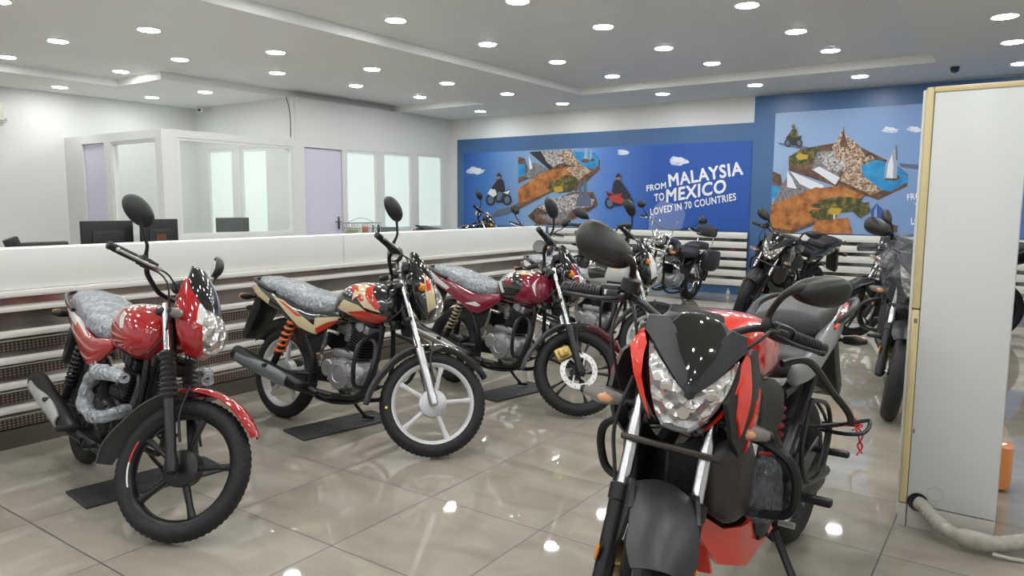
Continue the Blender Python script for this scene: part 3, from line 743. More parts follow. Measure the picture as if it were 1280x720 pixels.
    for sg in (-1, 1):
        f = (lambda u, w, sg=sg: sg*G(u, w))
        m = MB(); m.patch([(.80, .93), (.98, .955), (1.08, .93), (1.16, .84), (1.13, .74), (1.05, .66), (.98, .60), (.94, .70), (.84, .78)], f, th=.012, cell=.03, axis='y')
        sh = m.build('tank_shroud', cfg['shroud'], root)
        if red:
            f = (lambda u, w, sg=sg: sg*(G(u, w)+.006))
            for pl in ([(1.04, .935), (1.08, .915), (1.115, .87), (1.125, .80), (1.10, .74), (1.085, .80), (1.06, .87)], [(.90, .83), (1.02, .82), (1.055, .76), (1.03, .68), (.985, .70), (.93, .77)]):
                m = MB(); m.patch(pl, f, th=.008, cell=.02, axis='y'); m.build('shroud_blade', red, sh)
    # radiator cover panels, belly pan
    for sg in (-1, 1):
        m = MB(); m.loft([(.90, sg*.15, .56, .02, .08, 3), (.98, sg*.155, .60, .03, .12, 3), (1.07, sg*.145, .60, .03, .12, 3), (1.12, sg*.12, .60, .02, .08, 3)], nseg=16, rnd=.4)
        m.build('radiator_cover', pm('brown black panel', (.030, .025, .024), .4), root)
    m = MB()
    for sg in (-1, 1): m.patch([(.62, .30), (.86, .27), (1.02, .33), (1.13, .47), (1.10, .50), (1.0, .43), (.86, .40), (.70, .42)], lambda u, w, sg=sg: sg*(.135-.25*max(0, u-.92)), th=.012, cell=.03, axis='y')
    m.patch([(-.10, .31), (.10, .31), (.095, .42), (.0, .40), (-.095, .42)], lambda v, z: 1.065+.25*(z-.31)-1.0*abs(v)**1.8, th=.012, cell=.03)
    m.build('belly_pan', red or body, root)
    # seats and tail
    m = MB(); m.loft([(.12, 0, .815, .12, .05, 2.8), (.25, 0, .80, .145, .055, 2.9), (.40, 0, .805, .14, .055, 2.9), (.53, 0, .84, .10, .05, 2.6), (.60, 0, .88, .07, .035, 2.4)], nseg=28, rings=24, rnd=.5)
    m.build('rider_seat', cfg['seat'], root)
    m = MB(); m.loft([(-.26, 0, .955, .085, .028, 2.6), (-.15, 0, .95, .125, .040, 2.9), (.0, 0, .93, .14, .050, 2.9), (.13, 0, .905, .125, .055, 2.7)], nseg=28, rings=20, rnd=.6)
    m.build('pillion_seat', cfg['seat'], root)
    for sg in (-1, 1):
        m = MB()
        m.loft([(-.40, sg*.035, .935, .025, .02, 2.2), (-.30, sg*.085, .915, .03, .045, 2.4), (-.12, sg*.120, .885, .03, .055, 2.5), (.08, sg*.135, .845, .03, .055, 2.5), (.28, sg*.138, .79, .025, .05, 2.5), (.45, sg*.13, .78, .02, .04, 2.3)], nseg=20, rings=30, rnd=.8)
        tl = m.build('tail_panel', cfg['tail'], root)
        if red:
            m = MB(); m.tube([(-.36, sg*.095, .950), (-.22, sg*.135, .94), (-.05, sg*.155, .915), (.05, sg*.160, .89)], [.006, .012, .012, .006], n=8)
            m.build('tail_stripe', red, tl)
    m = MB(); m.loft([(-.43, 0, .93, .03, .02, 2.4), (-.36, 0, .92, .07, .035, 2.6), (-.24, 0, .91, .10, .04, 2.6)], nseg=20, rnd=.5)
    m.build('tail_cowl', cfg['tail'], root)
    m = MB(); m.loft([(-.455, 0, .925, .03, .015, 2.4), (-.43, 0, .925, .045, .022, 2.6), (-.41, 0, .925, .05, .022, 2.6)], nseg=18, rnd=.5); m.build('tail_light', REDL, root)
    for sg in (-1, 1):
        m = MB(); m.tube([(.02, sg*.15, .90), (-.08, sg*.185, .945), (-.24, sg*.17, .965), (-.34, sg*.12, .955)], [.010, .013, .013, .010], n=10); m.build('grab_rail', BLKM, root)
    fender(root, 'rear_fender', (0, 0, rw), rw+.03, .085, 50, 120, [BLK])
    m = MB(); m.plate([(-.28, .88), (-.36, .86), (-.50, .55), (-.46, .50), (-.42, .54), (-.30, .80)], -.07, .07, bev=.012); m.build('mud_flap', BLK, root)
    for sg in (-1, 1): indicator(root, None, (-.36, sg*.06, .78), sg, .05, .05, back=True)
    # frame, engine
    tubes(root, 'frame', both([(.98, .05, .90), (.86, .12, .80), (.66, .135, .62), (.50, .13, .46), (.46, .12, .36)])+both([(.50, .11, .72), (.20, .11, .76), (-.30, .08, .86)])+both([(.46, .12, .50), (.28, .12, .64), (.10, .12, .78)]), BLKM, .020)
    tubes(root, 'swingarm', both([(.48, .12, .38), (.25, .125, .34), (-.05, .12, rw)]), cfg.get('swing', BLKM), .024)
    spring(root, (.36, .03, .36), (.30, .03, .68), .032, cfg['spring'], 7, wire=.007)
    crankcase(root, (.74, 0, .40), (g('engine', ENG), ENG), big=1.05)
    m = MB(); m.box((1.00, 0, .62), (.045, .24, .24), Matrix.Rotation(-.25, 4, 'Y'), .01); m.build('radiator', ENG, root)
    tubes(root, 'exhaust_pipe', [[(.86, -.03, .58), (.98, -.06, .52), (1.00, -.08, .36), (.88, -.10, .26), (.68, -.12, .25), (.50, -.13, .26)]], BLKM, .022, n=12)
    m = MB(); m.loft([(.28, -.10, .26, .06, .05, 3), (.40, -.08, .25, .09, .07, 3), (.60, -.08, .25, .08, .06, 3)], nseg=18, rnd=.4); m.tube([(.34, -.15, .27), (.24, -.185, .31), (.10, -.20, .36)], [.035, .04, .038], n=16)
    m.build('muffler', BLKM, root)
    m = MB(); m.loft([(-.02, .12, .30, .015, .05, 3), (.15, .125, .31, .02, .05, 3), (.42, .125, .36, .02, .05, 3)], nseg=14); m.build('chain_guard', BLK, root)
    for sg in (-1, 1):
        m = MB(); m.plate([(.42, .44), (.52, .42), (.50, .34), (.40, .36), (.18, .44), (.16, .50)], sg*.135, sg*.150, bev=.005); m.build('peg_bracket', BLKM, root)
        m = MB(); m.box((.43, sg*.205, .355), (.035, .13, .028), None, .008); m.build('foot_peg', BLK, root)
        m = MB(); m.box((.17, sg*.20, .45), (.03, .12, .024), None, .008); m.build('foot_peg', BLK, root)
    tubes(root, 'gear_pedal', [([(.44, .155, .35), (.56, .17, .33), (.64, .175, .33)], .007), ([(.64, .16, .335), (.64, .21, .335)], .011)], ALU)
    tubes(root, 'side_stand', [([(.55, .12, .26), (.60, .20, .14), (.63, .27, .03)], .014), ([(.60, .25, .03), (.68, .30, .025)], .012)], BLKM)
    for sg in (-1, 1): m = MB(); m.loft([(.55, sg*.12, .70, .015, .06, 3), (.70, sg*.135, .72, .02, .10, 3), (.84, sg*.14, .74, .02, .09, 3)], nseg=14); m.build('side_cover', BLK, root)
    if g('guard', True):
        for l in both([(.96, .10, .70), (.98, .20, .705), (.985, .29, .66), (.975, .305, .57), (.965, .27, .50), (.95, .12, .48)]): tubes(root, 'leg_guard', [l], BLKM, .014)
    if g('saree'):
        m = MB(); m.loft([(.80, .185, .50, .03, .07, 2.4), (.88, .195, .53, .04, .10, 2.4), (.96, .185, .53, .03, .08, 2.4)], nseg=32, rings=24, rnd=.5, jit=.012, jsc=20); m.build('plastic_cover', WRAPD, root)
        t = [[(.80, .20, .89), (.70, .25, .885), (.50, .27, .755), (.407, .30, .672), (.35, .30, .62)], [(.35, .30, .62), (.30, .345, .625), (.36, .345, .60), (.40, .30, .595), (.33, .20, .575), (.29, .20, .575), (.35, .30, .62)],
             [(.466, .20, .709), (.30, .205, .66), (.237, .205, .572), (.25, .20, .48), (.326, .20, .42), (.50, .20, .44), (.563, .20, .57), (.466, .20, .709)], [(.42, .20, .70), (.30, .21, .58), (.36, .20, .43)], [(.40, .14, .60), (.38, .20, .60), (.33, .25, .60)], [(.33, .20, .60), (.33, .33, .61)]]
        tubes(root, 'saree_guard', [(l, (.012, .007, .008, .006, .008, .005)[k]) for k, l in enumerate(t)], BLKM)
        tubes(root, 'red_string', [([(.35, .32, .61), (.34, .335, .58), (.36, .325, .55), (.34, .335, .52)], .003), ([(.34, .31, .61), (.36, .33, .57), (.34, .335, .54), (.37, .325, .52)], .003), ([(.36, .28, .61), (.33, .33, .615), (.38, .31, .605)], .003), ([(.355, .30, .625), (.345, .31, .635), (.355, .305, .64)], .004)], pm('red string', (.6, .03, .04), .7))
    if g('wrapall'):
        m = MB(); m.loft([(.68, 1.14, 0, .09, .09, 2.3), (.80, 1.16, 0, .14, .18, 2.5), (.92, 1.13, 0, .16, .23, 2.6), (1.04, 1.08, 0, .15, .23, 2.5), (1.14, 1.04, 0, .11, .17, 2.2)], nseg=44, rings=40, axis='z', rnd=.3, jit=.022, jsc=14)
        m.build('plastic_cover', WRAPD, root, S)
    return root

# ------------------------------------------------------------------ cruiser
def cruiser(name, pose, label, cfg, group=None):
    x, y, hd, lean, st = pose
    L, rw, rake, off = 1.475, .31, 32, .04
    S, A, D = steer_mx(L, rw, rake, off, st)
    root = bike_root(name, x, y, hd, lean, L, label, group)
    def ax(s, y_=0.): return Vector((L, y_, rw))+D*s
    wheel('f', (L, 0, rw), rw, .045, CHR, root, S, wire=True, drum=.05, detail=False, disc=-1)
    wheel('r', (0, 0, rw), rw, .065, CHR, root, None, wire=True, drum=.07, detail=False)
    for sg in (-1, 1):
        yy = sg*.10; m = MB(); m.tube([ax(-.03, yy), ax(0, yy), ax(.35, yy)], [.02, .027, .027], n=12); fk = m.build('fork_leg', ALU, root, S)
        m = MB(); m.tube([ax(.33, yy), ax(.82, yy)], .018, n=12); m.build('fork_tube', CHR, fk)
    m = MB()
    for s_ in (.56, .78): m.box(ax(s_), (.05, .24, .03), Matrix.Rotation(-R(rake), 4, 'Y'), .01)
    m.build('fork_clamp', CHR, root, S)
    fender(root, 'front_fender', (L, 0, rw), rw+.03, .075, 10, 170, [cfg['paint']], S, crown=.03)
    fender(root, 'rear_fender', (0, 0, rw), rw+.04, .095, 35, 190, [cfg['paint']], None, crown=.035)
    grip_set(root, S, [(1.03, 0, 1.05), (1.03, -.10, 1.06), (.98, -.25, 1.12), (.93, -.33, 1.12), (.83, -.42, 1.10)])
    for sg in (-1, 1): mirror(root, S, (.95, sg*.30, 1.14), (.95, sg*.42, 1.27), (.06, .05, .03), round_=True)
    m = MB(); m.ell((1.20, 0, .93), (.085, .085, .085), 20, 12); h = m.build('headlight', CHR, root, S)
    m = MB(); m.lathe([(.001, 0), (.05, .01), (.075, -.012), (.078, -.03)][::-1], (1.275, 0, .93), axis='x', n=24); m.build('headlight_lens', REFL, h)
    for sg in (-1, 1):
        m = MB(); m.ell((1.20, sg*.17, .86), (.035, .035, .035), 14, 8); m.tube([(1.20, sg*.08, .86), (1.20, sg*.15, .86)], .01); m.build('auxiliary_lamp', CHR, root, S)
    m = MB(); m.patch([(-.16, .98), (.16, .98), (.22, 1.12), (.21, 1.30), (.14, 1.40), (-.14, 1.40), (-.21, 1.30), (-.22, 1.12)], lambda v, z: 1.24-(z-.98)*.38-1.4*abs(v)**2, th=.004, cell=.05)
    m.build('windshield', pm('clear windshield', (.9, .93, .95), .04, alpha=.06, coat=.5), root, S)
    tubes(root, 'windshield_frame', both([(1.12, .10, .92), (1.19, .14, 1.05), (1.15, .16, 1.20)]), CHR, .007, S)
    m = MB(); m.loft([(.58, 0, .78, .07, .05, 2.4), (.70, 0, .80, .13, .09, 2.5), (.88, 0, .83, .155, .115, 2.5), (1.02, 0, .85, .13, .10, 2.4), (1.10, 0, .85, .08, .07, 2.2)], nseg=28, rnd=.5); m.build('fuel_tank', cfg['paint'], root)
    m = MB(); m.loft([(.16, 0, .72, .15, .05, 2.8), (.35, 0, .69, .17, .055, 2.8), (.55, 0, .71, .12, .05, 2.6)], nseg=24, rnd=.6); m.loft([(-.22, 0, .79, .10, .04, 2.8), (-.05, 0, .79, .12, .05, 2.8), (.12, 0, .77, .12, .055, 2.6)], nseg=24, rnd=.6); m.build('seat', SEATM, root)
    m = MB(); m.loft([(-.14, -.31, .98, .025, .07, 3), (0, -.325, .98, .035, .085, 3), (.14, -.31, .98, .025, .07, 3)], nseg=20, axis='y', rnd=.6); br = m.build('backrest', SEATM, root)
    tubes(root, 'backrest_frame', both([(-.15, .12, .72), (-.28, .12, .82), (-.34, .10, .98)]), CHR, .009)
    for sg in (-1, 1):
        m = MB(); m.loft([(-.26, sg*.22, .60, .06, .13, 4), (-.05, sg*.23, .60, .08, .15, 4), (.12, sg*.22, .62, .06, .13, 4)], nseg=22, rnd=.5); m.build('saddlebag', pm('black leather', (.02, .02, .025), .4, bump=(60, .2)), root)
        spring(root, (.02, sg*.15, .36), (.16, sg*.15, .66), .028, CHR, 8)
        indicator(root, None, (-.36, sg*.06, .66), sg, .045, .06, AMB); indicator(root, S, (1.15, sg*.12, .80), sg, .045, .05, AMB)
    m = MB(); m.loft([(-.44, 0, .60, .04, .03, 2.4), (-.40, 0, .62, .06, .05, 2.4), (-.36, 0, .64, .05, .05, 2.4)], nseg=16); m.build('tail_light', REDL, root)
    crankcase(root, (.68, 0, .36), (ALUC, ENG)); tubes(root, 'frame', both([(1.08, .03, .92), (1.05, .08, .55), (.98, .10, .24), (.5, .12, .2), (.36, .12, .45), (.1, .12, .66), (-.2, .1, .68)])+[[(1.08, 0, .92), (.7, 0, .74), (.3, 0, .64)]], BLKM, .016)
    tubes(root, 'swingarm', both([(.42, .12, .34), (-.04, .13, rw)]), BLKM, .02)
    m = MB(); m.tube([(.80, -.05, .58), (.98, -.08, .45), (.90, -.12, .22), (.6, -.15, .20), (.3, -.17, .22), (-.25, -.20, .24), (-.5, -.21, .25)], [.02, .02, .02, .022, .042, .046, .036], n=16); m.build('muffler', CHR, root)
    for l in both([(1.06, .06, .62), (1.08, .26, .60), (1.06, .30, .42), (1.0, .10, .30)]): tubes(root, 'leg_guard', [l], CHR, .013)
    tubes(root, 'side_stand', [([(.6, .12, .22), (.64, .2, .12), (.66, .27, .03)], .011)], BLKM)
    for sg in (-1, 1): m = MB(); m.box((.80, sg*.22, .27), (.10, .10, .02), None, .008); m.tube([(.80, sg*.12, .25), (.80, sg*.2, .265)], .01); m.build('foot_board', BLKM, root)
    return root
# ------------------------------------------------------------------ the room
YW, XW, ZC, ZT = 11.05, -11.85, 2.95, 3.05
def plain(name, boxes, mat, parent=None, bev=0.):
    m = MB()
    for (x0, x1, y0, y1, z0, z1) in boxes: m.box(((x0+x1)/2, (y0+y1)/2, (z0+z1)/2), (x1-x0, y1-y0, z1-z0), None, bev)
    return m.build(name, mat, parent, sharp=30)
def floor_mat():
    m, nt, b = _mat('polished greige floor tile'); N = nt.nodes; L = nt.links
    tc = N.new('ShaderNodeTexCoord'); sep = N.new('ShaderNodeSeparateXYZ'); L.new(tc.outputs['Object'], sep.inputs[0])
    def M_(op, a, bb=None, c=None):
        n = N.new('ShaderNodeMath'); n.operation = op
        for i, q in enumerate((a, bb, c)):
            if q is None: continue
            if isinstance(q, (int, float)): n.inputs[i].default_value = q
            else: L.new(q, n.inputs[i])
        return n.outputs[0]
    u = M_('DIVIDE', M_('ADD', sep.outputs[0], 2.1776+12), .6); w = M_('DIVIDE', M_('ADD', sep.outputs[1], -2.4642+12), .6)
    fu, fw = M_('FRACT', u), M_('FRACT', w)
    eu = M_('SUBTRACT', .5, M_('ABSOLUTE', M_('SUBTRACT', fu, .5))); ew = M_('SUBTRACT', .5, M_('ABSOLUTE', M_('SUBTRACT', fw, .5)))
    e = M_('MINIMUM', eu, ew); joint = M_('LESS_THAN', e, .0050)
    cb = N.new('ShaderNodeCombineXYZ'); L.new(M_('FLOOR', u), cb.inputs[0]); L.new(M_('FLOOR', w), cb.inputs[1])
    wn = N.new('ShaderNodeTexWhiteNoise'); L.new(cb.outputs[0], wn.inputs['Vector'])
    off = N.new('ShaderNodeVectorMath'); off.operation = 'MULTIPLY_ADD'; L.new(wn.outputs['Color'], off.inputs[0]); off.inputs[1].default_value = (7, 7, 7); L.new(tc.outputs['Object'], off.inputs[2])
    ns = N.new('ShaderNodeTexNoise'); ns.inputs['Scale'].default_value = 1.6; ns.inputs['Detail'].default_value = 6; ns.inputs['Distortion'].default_value = 1.
    mp = N.new('ShaderNodeMapping'); mp.inputs['Scale'].default_value = (1, 2.6, 1); L.new(off.outputs[0], mp.inputs['Vector']); L.new(mp.outputs[0], ns.inputs['Vector'])
    rp = N.new('ShaderNodeValToRGB'); rp.color_ramp.elements[0].position = .3; rp.color_ramp.elements[1].position = .72
    rp.color_ramp.elements[0].color = (.27, .245, .20, 1); rp.color_ramp.elements[1].color = (.375, .345, .29, 1); L.new(ns.outputs['Fac'], rp.inputs['Fac'])
    mx = N.new('ShaderNodeMix'); mx.data_type = 'RGBA'; L.new(joint, mx.inputs['Factor']); L.new(rp.outputs['Color'], mx.inputs['A']); mx.inputs['B'].default_value = (.07, .065, .06, 1)
    L.new(mx.outputs['Result'], b.inputs['Base Color'])
    n2 = N.new('ShaderNodeTexNoise'); n2.inputs['Scale'].default_value = 3; L.new(tc.outputs['Object'], n2.inputs['Vector'])
    rr = N.new('ShaderNodeMapRange'); rr.inputs['To Min'].default_value = .018; rr.inputs['To Max'].default_value = .04; L.new(n2.outputs['Fac'], rr.inputs['Value'])
    L.new(M_('ADD', rr.outputs[0], M_('MULTIPLY', joint, .4)), b.inputs['Roughness'])
    b.inputs['Specular IOR Level'].default_value = .6
    return m
WALLM = pm('white wall paint', (.68, .685, .67), .6, bump=(6, .02))
CEILM = pm('white ceiling paint', (.80, .80, .78), .7)
TRAYM = pm('ceiling panel', (.45, .45, .45), .6)
WHT = pm('white laminate', (.78, .79, .77), .35)
BLUEW = pm('blue wall panel', (.050, .124, .275), .38)
struct(plain('floor', [(XW-.1, 3.2, -4.5, YW+.1, -.1, 0)], floor_mat()))
struct(plain('wall_back', [(XW-.1, 3.2, YW, YW+.1, 0, ZT+.1)], WALLM))
struct(plain('wall_left', [(XW-.1, XW, -4.5, YW, 0, ZT+.1)], WALLM))
struct(plain('wall_right', [(3.1, 3.2, -4.5, YW, 0, ZT+.1)], WALLM))
# ceiling: panels at 3.05 m, lower soffit at 2.95 m round two trays
def ceil_mat():
    m, nt, b = _mat('ceiling board with faint joints'); N = nt.nodes; L = nt.links
    tc = N.new('ShaderNodeTexCoord'); br = N.new('ShaderNodeTexBrick'); br.offset = .5
    for k, v in (('Scale', 1.), ('Mortar Size', .003), ('Brick Width', 1.22), ('Row Height', 1.22), ('Mortar Smooth', .4)): br.inputs[k].default_value = v
    br.inputs['Color1'].default_value = (.78, .78, .765, 1); br.inputs['Color2'].default_value = (.75, .75, .74, 1); br.inputs['Mortar'].default_value = (.6, .6, .6, 1)
    L.new(tc.outputs['Object'], br.inputs['Vector']); L.new(br.outputs['Color'], b.inputs['Base Color']); b.inputs['Roughness'].default_value = .45
    return m
struct(plain('ceiling', [(XW-.1, 3.2, -4.5, YW+.1, ZT, ZT+.1)], ceil_mat()))
def soff(n, bx): return struct(plain(n, bx, CEILM))
soff('ceiling_soffit', [(-5.5+0, -.95, 9.62, YW, ZC, ZT), (-7.3, -5.5, -4.5, YW, ZC, ZT), (-.95, 3.1, -4.5, YW, ZC, ZT), (-9.38, -7.3, 9.62, YW, ZC, ZT), (XW, -9.38, 5.39, YW, ZC, ZT), (XW, -10.5, -4.5, 5.39, ZC, ZT)])
# downlights
LAMP_RING = pm('white lamp trim', (.8, .8, .8), .35)
LAMP_EM = pm('lit lamp diffuser', (1, 1, 1), .5, emit=(.985, 1., .985), es=60.)
lo = [(-11.22, 4.96), (-11.10, 6.22), (-9.9, 6.35), (-7.9, 10.3), (-6.2, 10.24), (-4.45, 10.14), (-3.1, 10.08), (-1.82, 10.12), (-.17, 10.2), (-.23, 8.84), (-.27, 7.63), (-6.81, 3.82), (-6.68, 5.13), (-6.54, 6.4), (-6.46, 7.7), (-6.33, 8.9)]
hi = [(-8.55, 3.79), (-8.41, 5.08), (-8.2, 6.31), (-8.12, 7.62), (-8.10, 8.97), (-9.99, 3.85), (-9.82, 5.1), (-4.94, 5.15), (-4.85, 6.45), (-4.74, 7.7), (-4.65, 8.95), (-3.46, 6.45), (-3.37, 7.68), (-3.24, 8.81), (-2.08, 6.45), (-1.98, 7.67), (-1.9, 8.81), (-3.63, 5.25)]
near_hi = [(xx, yy) for xx in (-8.6, -4.95, -3.55, -2.1) for yy in (3.95, 2.6, 1.3, 0, -1.4, -2.8) if not (xx == -8.6 and yy == 3.95)]+[(-2.1, 5.2)]
near_lo = [(xx, yy) for xx in (-6.85, -.3, 1.2) for yy in (2.6, 1.3, 0, -1.4, -2.8)]+[(-.3, 3.9), (-.3, 5.2), (-.28, 6.4), (1.2, 5.2), (1.2, 7.6), (1.2, 3.9)]
lamp0 = None
col_names = ['far left', 'left', 'middle', 'right', 'far right']
allL = [(p, ZC, 'lowered ceiling border') for p in lo+near_lo]+[(p, ZT, 'recessed ceiling panel') for p in hi+near_hi]
for (px_, py_), z, where in allL:
    if lamp0 is None:
        m = MB(); m.lathe([(.088, -.002), (.100, -.008), (.104, -.004), (.106, .0)], (0, 0, 0), axis='z', n=28)
        r0 = m.build('ceiling_downlight', LAMP_RING); m = MB(); m.lathe([(.0005, -.010), (.086, -.010), (.088, -.003)], (0, 0, 0), axis='z', n=24); d0 = m.build('diffuser', LAMP_EM, r0)
        lamp0 = o = r0
    else:
        o = r0.copy(); COL.objects.link(o); d = d0.copy(); COL.objects.link(d); d.parent = o
    o.location = (px_, py_, z)
    u_ = CR.dot(Vector((px_, py_, z))-CP); w_ = CF.dot(Vector((px_, py_, z))-CP); v_ = CU.dot(Vector((px_, py_, z))-CP)
    tag(o, 'round white ceiling downlight, lit, set in the '+where, 'ceiling light', 'downlights of the '+where)
# partition wall, office box
PX = -9.2
P = []
def wall_y(x0, x1, y0, y1, z0, z1, holes):      # wall in a plane X=const
    ys = sorted({y0, y1, *[h[0] for h in holes], *[h[1] for h in holes]}); out = []
    for a, b in zip(ys, ys[1:]):
        hs = [h for h in holes if h[0] <= a+1e-6 and h[1] >= b-1e-6]; z = z0
        for h in sorted(hs, key=lambda q: q[2]):
            if h[2] > z: out.append((x0, x1, a, b, z, h[2]))
            z = h[3]
        if z < z1: out.append((x0, x1, a, b, z, z1))
    return out
front_holes = [(5.47, 7.31, .90, 2.20)]
full_holes = [(7.54, 8.31, 0, 2.21), (8.38, 9.085, .90, 2.22), (9.237, 9.944, .90, 2.23), (10.115, 10.811, .90, 2.25)]
struct(plain('wall_office_front', wall_y(PX-.1, PX, 5.25, 7.40, 0, 2.30, front_holes), WALLM))
struct(plain('wall_office_far', wall_y(PX-.1, PX, 7.40, YW, 0, ZC, full_holes), WALLM))
def wall_x(y0, y1, x0, x1, z0, z1, holes): return [(c, d, a, b, e, f) for (a, b, c, d, e, f) in wall_y(y0, y1, x0, x1, z0, z1, holes)]
struct(plain('wall_office_side', wall_x(5.25, 5.35, XW, PX-.1, 0, 2.30, [(-11.31, -10.68, 0, 2.18), (-10.50, -9.34, .90, 2.18)]), WALLM))
struct(plain('wall_office_back', wall_x(7.40, 7.50, XW, PX-.1, 0, ZC, [(-11.56, -10.855, .6, 2.235), (-10.635, -9.95, .6, 2.225)]), WALLM))
FROST = pm('lit frosted glass', (.50, .56, .53), .25, emit=(.86, 1., .93), es=.24)
CLG = pm('clear office glass', (.85, .95, .92), .03, alpha=.05)
LAV = pm('lavender door laminate', (.62, .60, .72), .4)
FRM = pm('white window frame', (.72, .73, .71), .4)
wn = [0]
def window(axis, plane, a0, a1, z0, z1, glass):
    wn[0] += 1; t = .035
    def bx(u0, u1, w0, w1, d0, d1): return (plane-d1, plane-d0, u0, u1, w0, w1) if axis == 'x' else (u0, u1, plane+d0, plane+d1, w0, w1)
    f = plain('window_%d' % wn[0], [bx(a0, a0+t, z0, z1, .01, .08), bx(a1-t, a1, z0, z1, .01, .08), bx(a0+t, a1-t, z0, z0+t, .01, .08), bx(a0+t, a1-t, z1-t, z1, .01, .08)], FRM)
    struct(f); plain('pane', [bx(a0+t, a1-t, z0+t, z1-t, .042, .050)], glass, f)
    return f
window('x', PX, 5.47, 7.31, .90, 2.20, CLG)
for h in full_holes[1:]: window('x', PX, h[0], h[1], h[2], h[3], FROST)
window('y', 5.25, -10.50, -9.34, .90, 2.18, CLG)
window('y', 7.40, -11.56, -10.855, .6, 2.235, FROST); window('y', 7.40, -10.635, -9.95, .6, 2.225, FROST)
d = struct(plain('door_1', [(PX-.07, PX-.03, 7.55, 8.30, .01, 2.20)], LAV))
m = MB(); m.box((PX-.022, 8.22, 1.03), (.012, .04, .2), None, .004); m.tube([(PX-.02, 8.22, 1.05), (PX+.035, 8.22, 1.05), (PX+.035, 8.10, 1.05)], .009, n=8, smooth=False); m.build('door_handle', pm('dark steel', (.15, .15, .15), .3, metal=.9), d)
d = struct(plain('door_2', [(-11.30, -10.69, 5.28, 5.32, .01, 2.17)], LAV))
# blue wall panels
struct(plain('trim_1', [(-9.02, -3.38, YW-.012, YW, 0, 2.56)], BLUEW))
struct(plain('trim_2', [(-3.38, 3.1, YW-.03, YW, 0, 2.93)], BLUEW))
# slatted display panels low on the back wall
SLATM = pm('off white slat', (.74, .73, .68), .4)
MIRS = pm('mirror steel insert', (.42, .40, .38), .16, metal=.95, var=.5, varscale=7)
def slatwall(x0, x1, lab):
    base = MB(); base.box(((x0+x1)/2, YW-.045, .50), (x1-x0, .03, .80)); o = base.build('slat_display_panel', MIRS); pl = MB(); pl.box(((x0+x1)/2, YW-.05, .056), (x1-x0, .04, .112)); pl.build('plinth', BLUEW, o)
    for k in range(6):
        z = .135+.143*k; m = MB(); m.box(((x0+x1)/2, YW-.072, z+.045), (x1-x0, .026, .092), None, .004); m.build('slat', SLATM, o)
    tag(o, lab, 'display panel')
slatwall(-6.9, -3.40, 'white horizontal slat display panel under the slogan poster')
slatwall(-3.10, 3.05, 'white horizontal slat display panel under the poster with the sail-shaped tower')
# ------------------------------------------------------------------ low wall with slatted front
CX = -4.5
struct(plain('wall_low', [(CX-.16, CX-.03, -4.5, 7.08, 0, .84)], pm('brushed kick board', (.20, .18, .16), .35, metal=.5)))
o = plain('counter_band', [(CX-.19, CX, -4.5, 4.055, .875, 1.10), (CX-.19, CX, 4.06, 7.10, .875, 1.10)], pm('white band laminate', (.76, .78, .75), .3), None, .004)
tag(o, 'long white upright band capping the low slatted wall', 'counter')
m = MB(); m.box((CX+.005, 1.3, .856), (.07, 11.6, .036), None, .008); m.build('ledge', SLATM, o)
o = MB(); o.box((CX-.022, 1.28, .48), (.012, 11.56, .70)); o = o.build('slat_shelf_panel', pm('mirror steel', (.46, .41, .38), .24, metal=.8, var=.3, varscale=3))
tag(o, 'mirror-backed display panel with thin cream ledges along the low wall', 'display panel')
def perf_mat():
    m, nt, b = _mat('perforated steel strip'); N = nt.nodes; L = nt.links
    tc = N.new('ShaderNodeTexCoord'); sep = N.new('ShaderNodeSeparateXYZ'); L.new(tc.outputs['Object'], sep.inputs[0])
    def M_(op, a, bb=0):
        n = N.new('ShaderNodeMath'); n.operation = op
        for i, q in enumerate((a, bb)):
            if isinstance(q, (int, float)): n.inputs[i].default_value = q
            else: L.new(q, n.inputs[i])
        return n.outputs[0]
    fy = M_('SUBTRACT', M_('FRACT', M_('DIVIDE', M_('ADD', sep.outputs[1], 20), .021), 0), .5); fz = M_('SUBTRACT', M_('FRACT', M_('DIVIDE', sep.outputs[2], .0155), 0), .5)
    r = M_('ADD', M_('POWER', M_('ABSOLUTE', fy), 2), M_('POWER', M_('ABSOLUTE', fz), 2)); k = M_('LESS_THAN', r, .085)
    mx = N.new('ShaderNodeMix'); mx.data_type = 'RGBA'; L.new(k, mx.inputs['Factor']); mx.inputs['A'].default_value = (.10, .075, .065, 1); mx.inputs['B'].default_value = (.42, .37, .32, 1)
    L.new(mx.outputs['Result'], b.inputs['Base Color']); b.inputs['Metallic'].default_value = .5; b.inputs['Roughness'].default_value = .35
    return m
PERF = perf_mat()
for z in (.775, .635, .49, .352, .218):
    m = MB(); m.plate([(CX-.03, z-.012), (CX+.030, z-.015), (CX+.034, z-.006), (CX+.030, z+.010), (CX-.03, z+.020)], -4.5, 7.07, axis='y', bev=0)
    m.build('ledge', SLATM, o)
for z in (.56, .418, .277, .136):
    for (a, b_) in ((-4.4, -1.2), (-1.1, 2.1), (2.2, 4.02), (4.09, 5.6), (5.7, 7.05)):
        m = MB(); m.box((CX-.008, (a+b_)/2, z+.006), (.012, b_-a, .055)); m.build('perforated_strip', PERF, o)
        m = MB(); m.box((CX-.004, (a+b_)/2, z+.040), (.02, b_-a, .006)); m.build('strip_edge', SLATM, o)
struct(plain('baseboard_low', [(CX-.03, CX, -4.5, 7.08, 0, .105)], pm('brown steel kick plate', (.16, .14, .12), .3, metal=.6)))
m = MB(); m.box((CX+.03, 4.66, .815), (.03, .05, .05), None, .006); t = m.build('shelf_clip', STICK); tag(t, 'small white clip fixed under the ledge behind the black cream motorcycle', 'clip')
